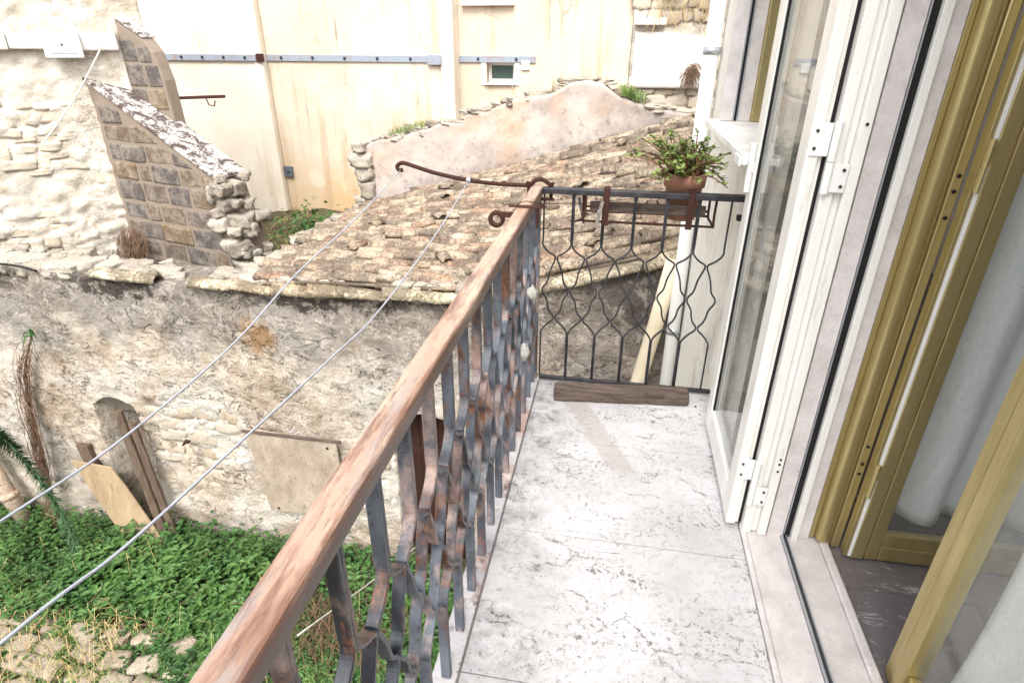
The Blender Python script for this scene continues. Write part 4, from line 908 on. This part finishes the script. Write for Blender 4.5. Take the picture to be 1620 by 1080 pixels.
# u = offset from the strand centre in pitches
OG = [(.5, .9895), (.5, .86), (.5, .772), (.485, .752), (.42, .730), (.26, .708), (.10, .695), (.035, .685), (.06, .666), (.13, .643), (.215, .608), (.262, .572), (.31, .551), (.415, .532), (.462, .515), (.43, .496), (.32, .472), (.27, .452), (.245, .428), (.17, .399), (.06, .379), (.035, .368), (.07, .353), (.22, .335), (.385, .308), (.475, .284), (.5, .262), (.5, .15), (.5, .017)]
def bar_mesh(axis, p, t, d, sgn, z0):
    pts = []
    for u, z in OG:
        off = sgn*(u*p) - sgn*(t*.5 if u > .49 else 0)
        z = max(z, z0) if axis == 'x' else min(max(z, z0), .9755)
        pts.append((off, 0, z) if axis == 'x' else (0, off, z))
    return MB().sweep(catmull(pts, 3), (0, 1, 0) if axis == 'x' else (1, 0, 0), t, d)
EP = .1395
me_e = [bar_mesh('x', EP, .0075, .012, s, .031).mesh('baluster', 'iron', True) for s in (-1, 1)]
for k in range(6):
    for m in me_e: inst('baluster', m, Matrix.Translation((-.333+EP*(k+.5), EY, 0)), rl)
me_f = [bar_mesh('y', .15, .010, .026, s, .017).mesh('baluster', 'bar_paint') for s in (-1, 1)]
for m in me_f:
    for q in m.polygons: q.use_smooth = False
for k in range(22):
    for m in me_f: inst('baluster', m, Matrix.Translation((RX, -.63+.15*(k+.5), 0)), rl)
for o in rl.children:
    if o.name.startswith('baluster'):
        b = o.modifiers.new('bevel', 'BEVEL'); b.width = .0018; b.segments = 1; b.limit_method = 'ANGLE'; b.angle_limit = R(50)
# clothesline arm bolted over the corner
arm = empty('clothesline_bracket', (-.35, 2.735, 1.03), 'rusty iron clothesline arm hooked over the railing corner and reaching out', 'clothesline bracket')
ap = catmull([(-.295, EY+.006, 1.012), (-.308, EY+.006, 1.028), (-.33, EY+.006, 1.043), (-.353, EY+.006, 1.05), (-.378, EY+.006, 1.042), (-.397, EY+.006, 1.022), (-.43, EY+.004, 1.020), (-.55, EY, 1.022), (-.69, EY-.004, 1.034), (-.85, EY-.006, 1.062), (-.98, EY-.007, 1.098), (-1.01, EY-.007, 1.10), (-1.03, EY-.007, 1.085), (-1.022, EY-.007, 1.068), (-1.004, EY-.007, 1.07)], 4)
MB().tube(ap, .0095, 8).build('rod', 'rust', arm, smooth=True)
for x in (-.30, -.405): MB().tube([(x, EY+.006, .965), (x, EY+.006, 1.035)], .008, 8).tube([(x, EY+.006, 1.025), (x, EY+.006, 1.036)], .014, 6).build('bolt', 'rust', arm)
MB().box(-.42, -.285, EY-.008, EY+.02, .955, .966).build('clamp_plate', 'rust', arm, bevel=.002)
tie = MB()
for k in range(5): tie.tube([(-.69+.008*math.cos(t)*.5+k*.004, EY-.004+.013*math.cos(t), 1.034+.013*math.sin(t)) for t in [i*math.pi/4 for i in range(9)]], .002, 4)
tie.tube([(-.68, EY-.01, 1.04), (-.672, EY-.012, 1.07)], .002, 4); tie.build('wire_tie', 'wire', arm)
# pulley clamp on the handrail
pc = empty('pulley_clamp', (-.35, 2.33, 1.03), 'rusty clamp strapped across the handrail with a small pulley wheel', 'pulley')
MB().box(-.425, -.272, 2.315, 2.347, 1.0185, 1.0235).build('strap', 'rust', pc, bevel=.002)
MB().box(-.312, -.302, 2.318, 2.344, .94, 1.018).build('strap_leg', 'rust', pc, bevel=.002)
MB().tube([(-.29, 2.331, 1.024), (-.29, 2.331, 1.034)], .010, 6).build('bolt', 'rust', pc)
MB().box(-.46, -.395, 2.322, 2.340, .975, .995).build('bracket', 'rust', pc, bevel=.002)
wh = MB(); Mw = Matrix.Translation((-.475, 2.331, .965)) @ Matrix.Rotation(R(90), 4, 'X')
wv = MB().lathe([(.018, -.009), (.034, -.010), (.034, -.006), (.027, 0), (.034, .006), (.034, .010), (.018, .009), (.018, -.009)], 18)
MB().add([Mw @ Vector(p) for p in wv.v], wv.f).build('pulley_wheel', 'rust', pc, smooth=True)
tw = catmull([(-.40, 2.33, 1.02), (-.36, 2.34, 1.04), (-.30, 2.36, 1.03), (-.15, 2.52, 1.0), (0.05, 2.70, .985)], 5)
MB().tube(tw, .0018, 4).build('twisted_wire', 'rust', pc)
# clotheslines
def line(pts, r, name, label, mat='wire', group=None):
    tag(MB().tube(catmull(pts, 6), r, 7).build(name, mat, smooth=True), label, 'clothesline', group)
line([(-1.012, 2.715, 1.068), (-1.0, 2.13, .985), (-1.0, 1.67, .935), (-1.0, 1.29, .865), (-1.0, .89, .842), (-1.0, .61, .862), (-1.0, 0, .93), (-1.0, -.9, 1.05)], .0027, 'clothesline', 'grey clothesline wire running from the hooked tip of the rusty arm')
line([(-.69, 2.715, 1.024), (-.69, 2.19, .93), (-.69, 1.57, .868), (-.69, 1.23, .878), (-.69, .82, .90), (-.69, .55, .918), (-.69, .36, .95), (-.69, -.2, 1.0), (-.69, -.9, 1.06)], .0027, 'clothesline', 'grey clothesline wire tied halfway along the rusty arm, nearer the handrail')
line([(-.8, 1.02, .08), (-.8, 1.82, -.44), (-.85, 3.0, -1.2), (-.9, 4.42, -2.1)], .0028, 'white_cord', 'taut white cord sloping down behind the railing bars to the wall', 'cord')
# cloth scraps tied on the bars
def scrap(loc, seed, label):
    bm = bmesh.new(); bmesh.ops.create_icosphere(bm, subdivisions=3, radius=1)
    for vv in bm.verts:
        vv.co += vv.co*(.55*fbm(vv.co+Vector((seed, 0, 0)), 1.4, 3)); vv.co = Vector((vv.co.x*.020, vv.co.y*.017, vv.co.z*.034))
    for f in bm.faces: f.smooth = True
    me = bpy.data.meshes.new('cloth_scrap'); bm.to_mesh(me); bm.free(); me.materials.append(MAT['rag'])
    tag(inst('cloth_scrap', me, Matrix.Translation(loc)), label, 'rag')
scrap((-.335, 2.20, .435), 3, 'crumpled pale rag stuck on the railing bars, the lower of two')
scrap((-.335, 2.42, .615), 8, 'small pale rag tied on the railing bars near the corner, the upper of two')
# weathered beam on the floor
bv = MB().box(-.235, .432, 2.555, 2.63, .0, .075); bo = bv.build('wooden_beam', 'wood_x', bevel=.012, seg=3)
bo.matrix_basis = Matrix.Translation((.1, 2.59, .001)) @ Matrix.Rotation(R(6), 4, 'Z') @ Matrix.Translation((-.1, -2.59, 0)); WORLD[bo.name] = bo.matrix_basis.copy()
sb = bo.modifiers.new('sub', 'SUBSURF'); sb.subdivision_type = 'SIMPLE'; sb.levels = 4; sb.render_levels = 4
tx = bpy.data.textures.new('beam_wear', 'CLOUDS'); tx.noise_scale = .05
dm = bo.modifiers.new('wear', 'DISPLACE'); dm.texture = tx; dm.strength = .012; dm.mid_level = .5
tag(bo, 'short weathered grey beam lying on the floor at the end railing', 'beam')
db = MB(); rr_ = random.Random(77)
for (x, y, s_) in [(.47, 2.60, .012), (.482, 2.53, .009)] + [(-.30+rr_.expovariate(14), rr_.uniform(.9, 2.68), rr_.uniform(.002, .005)) for k in range(70)] + [(rr_.uniform(.44, .53), rr_.uniform(1.2, 2.68), rr_.uniform(.002, .004)) for k in range(30)]:
    a = rr_.uniform(0, 3); c_, q_ = math.cos(a)*s_, math.sin(a)*s_
    db.add([(x+c_, y+q_, .001), (x-q_*.6, y+c_*.6, .001), (x-c_, y-q_, .001), (x, y, .001+s_*.5)], [(0, 1, 3), (1, 2, 3), (2, 0, 3), (2, 1, 0)])
tag(db.build('floor_debris', 'rust'), kind='stuff', label='crumbs of dirt and dry leaf lying on the balcony slabs')
# planter rack, slat, pot, plant, pegs
pr = empty('planter_rack', (.12, 2.84, .86), 'rusty wire planter rack hung on the outer side of the end railing', 'rack')
for x in (-.045, .325): MB().box(x-.014, x+.014, EY-.030, EY-.0235, .86, 1.022).box(x-.014, x+.014, EY-.030, EY+.03, 1.0225, 1.0275).build('hook', 'rust', pr, bevel=.0015)
for z, y in ((.862, EY+.03), (.862, EY+.22), (.885, EY+.22)): MB().tube([(-.15, y, z), (.44, y, z)], .006, 6).build('rod', 'rust', pr)
for x in (-.15, .44): MB().tube(catmull([(x, EY+.03, .99), (x, EY+.04, .90), (x, EY+.03, .862), (x, EY+.12, .862), (x, EY+.22, .862), (x, EY+.23, .95)], 3), .006, 6).build('side_rod', 'rust', pr)
MB().tube([(.12, EY+.21, .885), (.15, EY+.2, .93)], .004, 5).tube([(.22, EY+.21, .885), (.19, EY+.2, .93)], .004, 5).build('strut', 'rust', pr)
sl_ = MB().box(-.12, .40, EY+.035, EY+.055, .905, .952).build('wooden_slat', 'wood_x', bevel=.004); tag(sl_, 'mossy wooden slat wedged behind the end railing under the flower pot', 'slat')
pt = empty('flower_pot', (.30, 2.85, .87), 'terracotta flower pot in the rack outside the end railing', 'pot')
pmz = MB().lathe([(.0, .873), (.066, .873), (.082, 1.02), (.092, 1.022), (.097, 1.082), (.089, 1.082), (.084, 1.05), (0., 1.05)], 24, (.30, 2.855, 0)).build('pot_body', 'terracotta', pt, smooth=True)
MB().lathe([(0., 1.052), (.083, 1.056)], 20, (.30, 2.855, 0)).build('soil', 'earth', pt)
pl = empty('potted_plant', (.30, 2.855, 1.05), 'spiky potted plant with brown stems and small green leaves in the terracotta pot', 'plant')
st = MB(); lv = MB(); rr_ = random.Random(12)
for k in range(84):
    a = rr_.uniform(0, 2*math.pi); tilt = rr_.uniform(.15, 1.42); L = rr_.uniform(.13, .25)*(1+.25*max(0, -math.cos(a)))
    if math.cos(a) > 0: L *= 1.02
    b = Vector((.30+rr_.uniform(-.06, .06), 2.855+rr_.uniform(-.06, .06), 1.055)); d = Vector((math.cos(a)*math.sin(tilt), math.sin(a)*math.sin(tilt)*.8, math.cos(tilt)*.8))
    if d.x > 0 and b.x + d.x*L > .50: d.x *= .8
    pts = catmull([b, b+d*L*.5+Vector((0, 0, .02)), b+d*L+Vector((rr_.uniform(-.03, .03), 0, -.02*tilt))], 5)
    st.tube(pts, [.0055-.0035*i/(len(pts)-1) for i in range(len(pts))], 5)
    for q in range(3, len(pts)):
        for r_ in range(rr_.choice((0, 1, 2, 3)) + (3 if q > 7 else 0)):
            th_ = rr_.uniform(0, 6.28); u = Vector((math.cos(th_), math.sin(th_), rr_.uniform(-.3, .8))).normalized(); w2_ = u.cross(Vector((0, 0, 1))).normalized(); s_ = rr_.uniform(.014, .028)
            p = pts[q]; lv.add([p, p+u*s_*.6+w2_*s_*.42, p+u*s_*1.25, p+u*s_*.6-w2_*s_*.42], [(0, 1, 2, 3)])
st.build('stem', 'stem', pl, smooth=True); q = lv.build('foliage', 'leaf2', pl); q['kind'] = 'stuff'
def peg(x, y, ztop, tilt, yaw, label):
    M4 = Matrix.Translation((x, y, ztop)) @ Matrix.Rotation(tilt, 4, 'Y') @ Matrix.Rotation(yaw, 4, 'Z')
    e = empty('clothes_peg', (x, y, ztop), label, 'clothes peg')
    for s in (-1, 1): MB().prism([M4 @ Vector(p) for p in ((-.006, s*.003, 0), (.006, s*.003, 0), (.006, s*.003, -.125), (-.006, s*.003, -.125))], M4.to_3x3() @ Vector((0, s*.008, 0))).build('peg_half', 'peg_wood', e, bevel=.002)
    MB().tube([M4 @ Vector((-.009, 0, -.05)), M4 @ Vector((.009, 0, -.05))], .007, 8).build('spring', 'wire', e)
peg(-.175, EY+.06, .965, R(-14), .3, 'grey wooden clothes peg hanging left of the rack, tilted')
peg(-.062, EY-.045, .975, R(10), .2, 'grey wooden clothes peg clipped on the rack hook, upright')

# ================================================================ COURTYARD OBJECTS
# clay downpipe at the left
cpz = empty('clay_pipe', (-6.6, 4.25, GZ), 'old pale clay pipe with collars leaning on the wall at the far left', 'pipe')
MB().tube([(-6.95, 4.33, -2.2), (-6.53, 4.22, -3.62)], .085, 14).build('pipe', 'clay', cpz, smooth=True)
for t in (.02, .62): 
    p = Vector((-6.95, 4.33, -2.2)).lerp(Vector((-6.53, 4.22, -3.62)), t); q = Vector((-6.95, 4.33, -2.2)).lerp(Vector((-6.53, 4.22, -3.62)), t+.045)
    MB().tube([p, q], .098, 14).build('collar', 'clay' if t > .1 else 'terracotta', cpz, smooth=True)
# plywood board leaning over the niche
PB = [(-5.66, 4.32, -2.50), (-5.18, 4.32, -2.53), (-5.06, 4.30, -2.74), (-4.58, 4.16, -3.56), (-5.10, 4.16, -3.62)]
tag(MB().prism(PB, (0, -.018, -.004)).build('plywood_board', 'ply', bevel=.003), 'pale plywood board leaning against the wall below the niche', 'board')
tag(MB().prism([(-5.60, 4.42, -2.33), (-5.46, 4.42, -2.33), (-5.40, 4.41, -2.85), (-5.54, 4.41, -2.85)], (0, -.06, 0)).prism([(-5.54, 4.41, -2.855), (-5.40, 4.41, -2.855), (-5.34, 4.40, -3.6), (-5.48, 4.40, -3.6)], (0, -.06, 0)).build('short_post', 'wood_z', bevel=.006), 'short dark wooden post standing behind the pale plywood board', 'post')
def plank(top, bot, w_, t, label, rnd_):
    a, b = Vector(top), Vector(bot); ax = (b-a).normalized(); sd2 = ax.cross(Vector((0, -1, 0))).normalized()
    e = MB().prism([a-sd2*w_/2, a+sd2*w_/2, b+sd2*w_/2, b-sd2*w_/2], Vector((0, -t, 0))).build('old_plank', 'wood_z', bevel=.006); return tag(e, label, 'plank')
plank((-4.90, 4.38, -1.80), (-4.66, 4.22, -3.62), .10, .035, 'tall grey plank leaning in the right side of the niche, left of the pair', 0)
plank((-4.77, 4.37, -1.93), (-4.53, 4.22, -3.62), .085, .03, 'narrow grey plank leaning beside the niche, right of the pair', 0)
tag(MB().tube([(-4.25, YW-.03, -2.16), (-4.17, YW-.16, -2.08), (-4.08, YW-.2, -2.0)], .012, 6).box(-4.10, -4.05, YW-.22, YW-.18, -2.01, -1.99).build('iron_spike', 'rust'), 'rusty iron spike driven into the wall right of the niche', 'spike')
tag(MB().tube(catmull([(-6.6, 4.3, -.20), (-5.9, 4.32, -.235), (-5.5, 4.36, -.26), (-5.30, 4.4, -.32)], 5), .012, 6).build('black_cable', 'rubber', smooth=True), 'black cable lying on the wall head at the far left', 'cable')
# dead vines climbing the wall
vn = MB(); rr_ = random.Random(31)
trunk = catmull([(-5.66, YW-.05, -1.05), (-5.86, YW-.07, -1.4), (-5.98, YW-.08, -1.8), (-6.02, YW-.12, -2.3), (-6.12, YW-.14, -2.9), (-6.22, YW-.18, -3.55)], 5)
vn.tube(trunk, [.010+.0006*i for i in range(len(trunk))], 6)
for k in range(70):
    a = rr_.randint(0, len(trunk)-9); b_ = rr_.randint(a+5, len(trunk)-1); ox, oy, fr0 = rr_.gauss(0, .055), -abs(rr_.gauss(0, .03)), rr_.uniform(2, 7)
    vn.tube([p + Vector((ox+.03*math.sin(i*.6+fr0), oy, 0)) for i, p in enumerate(trunk[a:b_+1])], rr_.choice((.0022, .003, .004)), 4, False)
for k in range(60):
    p = rr_.choice(trunk[:18]); b = p+Vector((rr_.gauss(0, .05), -.03, 0)); vn.tube([b, b+Vector((rr_.uniform(-.05, .05), -.04, -.06)), b+Vector((rr_.uniform(-.08, .08), -.03, -rr_.uniform(.12, .3)))], .0026, 3, False)
tag(vn.build('dead_vine', 'vine'), 'dead brown vine matted on the wall left of the niche', 'vine')
ag = MB()
rr_ = random.Random(15)
for k in range(22):
    a = R(rr_.uniform(-170, 60)); b = Vector((-5.60, YW-.08, -1.0)); L = rr_.uniform(.12, .24)
    d = Vector((math.cos(a)*.8, -rr_.uniform(.3, .7), math.sin(a)*.6+.25)); sd3 = d.cross(Vector((0, 1, .2))).normalized()*.012
    m = b+d*L*.5+Vector((0, 0, .03)); t = b+d*L-Vector((0, 0, rr_.uniform(.04, .1)))
    ag.add([b-sd3*.4, b+sd3*.4, m+sd3, m-sd3, t], [(0, 1, 2, 3), (3, 2, 4)])
tag(ag.build('wall_fern', 'leaf3'), 'small bright green fern growing out of the wall at the left', 'fern')
# arching needle-leaved branch
nb = empty('needle_branch', (-5.9, 4.1, GZ), 'dark green needle leaved branch arching over the weeds by the clay pipe', 'plant')
def needle(pts, r, n_, ln):
    c = catmull(pts, 8); MB().tube(c, r, 6).build('stem', 'needle', nb, smooth=True); lv = MB(); rr = random.Random(len(pts)*7+n_)
    for k in range(n_):
        i = int((k/n_)*(len(c)-2)); p = c[i].lerp(c[i+1], rr.random()); t = (c[i+1]-c[i]).normalized()
        u = Vector((rr.gauss(0, 1), rr.gauss(0, 1), rr.gauss(0, 1))); u = (u-t*u.dot(t)).normalized(); w2_ = u.cross(t)*.006; L = ln*rr.uniform(.7, 1.2)
        e = p+(u+t*.55).normalized()*L; m = p.lerp(e, .5)
        lv.add([p-w2_*.5, m-w2_, e, m+w2_, p+w2_*.5], [(0, 1, 2, 3, 4)])
    q = lv.build('needles', 'needle', nb); q['kind'] = 'stuff'
needle([(-6.6, 4.1, -2.05), (-6.2, 4.05, -2.0), (-5.9, 3.98, -2.12), (-5.65, 3.92, -2.45), (-5.50, 3.88, -2.9), (-5.46, 3.85, -3.45)], .014, 1500, .105)
needle([(-7.0, 4.1, -2.2), (-6.7, 4.05, -2.12), (-6.4, 4.0, -2.18)], .012, 400, .09)
needle([(-6.9, 3.8, -3.6), (-6.7, 3.7, -3.1), (-6.45, 3.6, -2.95)], .012, 500, .1)
# green ground cover (nobody could count it)
rng = np.random.default_rng(3)
def hgt(x, y):
    h = .10 + .20*max(0, min(1, (y-3.0)/1.0)) + .16*fbm((x, y, 0), 1.1, 3)
    bare = (1 if y < 2.95 else 0)*(.5+.9*fbm((x*1.3, y*1.3, 4), 1.2, 3))
    d2 = ((x+4.9)/1.0)**2+((y-2.65)/.5)**2
    if d2 < 1 : h -= .16*(1-d2)+.10
    if fbm((x, y, 9), 1.9, 3) > .12 and y < 3.35: h -= .2
    return h
V = []; F = []; vc = 0
cl_n = 0
for k in range(10500):
    x = rng.uniform(-9.6, -.45); y = rng.uniform(1.5, 4.40)
    if x < -7.6 and rng.random() < .5: continue
    h = hgt(x, y)
    if inside_niche(x, -2.5) and y > 4.2: continue
    if h < .05:
        if rng.random() > .42: continue
        h = .06
    h = min(h, .45)*rng.choice((.55, .8, 1., 1.05, 1.35))
    big = 1.0+.5*max(0, fbm((x, y, 2), .8, 2))
    nl = int(rng.integers(5, 9)); yaw0 = rng.uniform(0, 6.28); lean = rng.normal(0, .25, 2)
    for q in range(nl):
        t = .45+.55*q/nl; a = yaw0+q*2.4; L = rng.uniform(.034, .085)*big*(1.1-.35*t); W = L*.30
        b = np.array([x+lean[0]*h*t, y+lean[1]*h*t, GZ+h*t]); dr_ = np.array([math.cos(a), math.sin(a), .25+.2*rng.normal()-.25*(1-t)])
        sd4 = np.array([-math.sin(a), math.cos(a), .15*rng.normal()])*W
        m = b+dr_*L*.55; e = b+dr_*L*1.1-np.array([0, 0, .012]); mid = m-np.array([0, 0, .006])
        V += [tuple(b), tuple(m+sd4), tuple(e), tuple(m-sd4), tuple(mid)]; F += [(vc, vc+4, vc+1), (vc+4, vc+2, vc+1), (vc, vc+3, vc+4), (vc+4, vc+3, vc+2)]; vc += 5
me = bpy.data.meshes.new('weeds'); me.from_pydata(V, [], F); me.materials.append(MAT['leaf']); wd = link(bpy.data.objects.new('weeds', me)); tag(wd, 'thick bright green weeds covering the courtyard floor', kind='stuff')
V = []; F = []; vc = 0
for k in range(1500):
    x = rng.uniform(-7.6, -1.0); y = rng.uniform(2.3, 4.35); h = hgt(x, y)
    if fbm((x, y, 21), .9, 3) < .10 or h < .0: continue
    h = max(.06, min(h, .4))*rng.uniform(.95, 1.45); nl = int(rng.integers(5, 9)); yaw0 = rng.uniform(0, 6.28)
    for q in range(nl):
        a = yaw0+q*2.4; L = rng.uniform(.07, .125); W = L*.26; t = .7+.3*q/nl
        b = np.array([x, y, GZ+h*t]); d_ = np.array([math.cos(a), math.sin(a), .35]); sd4 = np.array([-math.sin(a), math.cos(a), 0])*W
        m = b+d_*L*.5; e = b+np.array([d_[0], d_[1], .12])*L; mid = m-np.array([0, 0, .012])
        V += [tuple(b), tuple(m+sd4), tuple(e), tuple(m-sd4), tuple(mid)]; F += [(vc, vc+4, vc+1), (vc+4, vc+2, vc+1), (vc, vc+3, vc+4), (vc+4, vc+3, vc+2)]; vc += 5
me = bpy.data.meshes.new('broad_weeds'); me.from_pydata(V, [], F); me.materials.append(MAT['leaf3']); tag(link(bpy.data.objects.new('broad_weeds', me)), 'paler broad leaved weeds standing above the green carpet', kind='stuff')
def grass(name, mat, n_, area, zf, ln, label, droop=.4, wdt=.004, seed=1):
    rr = random.Random(seed); g = MB()
    for k in range(n_):
        x, y = rr.uniform(area[0], area[1]), rr.uniform(area[2], area[3]); z = zf(x, y)
        if z is None: continue
        a = rr.uniform(0, 6.28); L = ln*rr.uniform(.5, 1.2); d = Vector((math.cos(a), math.sin(a), 0)); b = Vector((x, y, z)); s = Vector((-d.y, d.x, 0))*wdt
        m = b+d*L*.25+Vector((0, 0, L*.7)); e = b+d*L*(.4+droop)+Vector((0, 0, L*(.9-droop)))
        g.add([b-s, b+s, m+s*.8, m-s*.8, e], [(0, 1, 2, 3), (3, 2, 4)])
    tag(g.build(name, mat), label, kind='stuff')
grass('dry_grass', 'vine', 800, (-2.9, -1.7, 3.2, 4.1), lambda x, y: GZ+.05, -.0+.36, 'dry straw grass among the weeds below the railing', .5, .003, 2)
grass('dry_grass', 'dry', 500, (-6.3, -4.2, 2.3, 3.3), lambda x, y: GZ+.02, .3, 'dry straw among the paving stones', .5, .003, 3)
grass('dry_grass', 'dry', 2200, (-6.2, -3.6, 7.2, 9.9), lambda x, y: -1.62+.18*fbm((x, y, 0), 1.0, 3), .5, 'golden dry grass behind the tiled roof', .4, .008, 4)
grass('green_grass', 'leaf2', 700, (-5.8, -4.2, 8.0, 9.8), lambda x, y: -1.60+.18*fbm((x, y, 0), 1.0, 3), .5, 'green grass tufts behind the tiled roof', .3, .008, 5)
grass('gable_grass', 'leaf2', 160, (-3.1, -2.6, 7.95, 8.25), lambda x, y: gtop(x)+.03, .12, 'green tuft on the gable wall head at the left', .4, .004, 6)
grass('gable_grass', 'leaf2', 130, (-.05, .25, 7.95, 8.2), lambda x, y: gtop(x)+.03, .16, 'green tuft on the gable wall head right of its peak', .6, .006, 7)
grass('gable_grass', 'dry', 60, (-1.6, .2, 7.98, 8.25), lambda x, y: gtop(x)+.03, .2, 'dry stalks standing on the gable wall head', .3, .003, 8)
grass('low_grass', 'leaf2', 2600, (-6.2, -1.2, 2.2, 3.5), lambda x, y: GZ+.02 if fbm((x, y, 5), 1.4, 2) > -.05 else None, .15, 'fine light green grass between the paving stones', .5, .003, 14)
grass('tall_stalks', 'dry', 70, (-7.0, -1.5, 2.3, 4.2), lambda x, y: GZ+.1, .55, 'thin dry stalks rising out of the weeds', .4, .002, 15)
# bush behind the roof
bm_ = MB(); rr_ = random.Random(41)
for k in range(900):
    p = Vector((-5.0+rr_.gauss(0, .28), 9.0+rr_.gauss(0, .28), -1.42+abs(rr_.gauss(0, .24)))); u = Vector((rr_.gauss(0, 1), rr_.gauss(0, 1), rr_.gauss(0, .6))).normalized(); w2_ = u.cross(Vector((0, 0, 1))).normalized()*.03; L = .10
    bm_.add([p, p+u*L*.5+w2_, p+u*L, p+u*L*.5-w2_], [(0, 1, 2, 3)])
tag(bm_.build('green_bush', 'leaf'), 'small green bush at the foot of the ochre wall behind the roof', 'bush')
# dry brush between the outbuilding and the house
br = MB(); rr_ = random.Random(43)
for k in range(260):
    b = Vector((rr_.uniform(-.25, .45), rr_.uniform(3.6, 4.35), rr_.uniform(-1.7, -1.0))); a = rr_.uniform(0, 6.28); e = b+Vector((math.cos(a)*.3, math.sin(a)*.12, rr_.uniform(-.1, .35)))
    br.tube([b, b.lerp(e, .5)+Vector((0, 0, .06)), e], .004, 3, False)
tag(br.build('dry_brush', 'vine'), kind='stuff', label='tangle of dry brown twigs between the stone wall and the house')
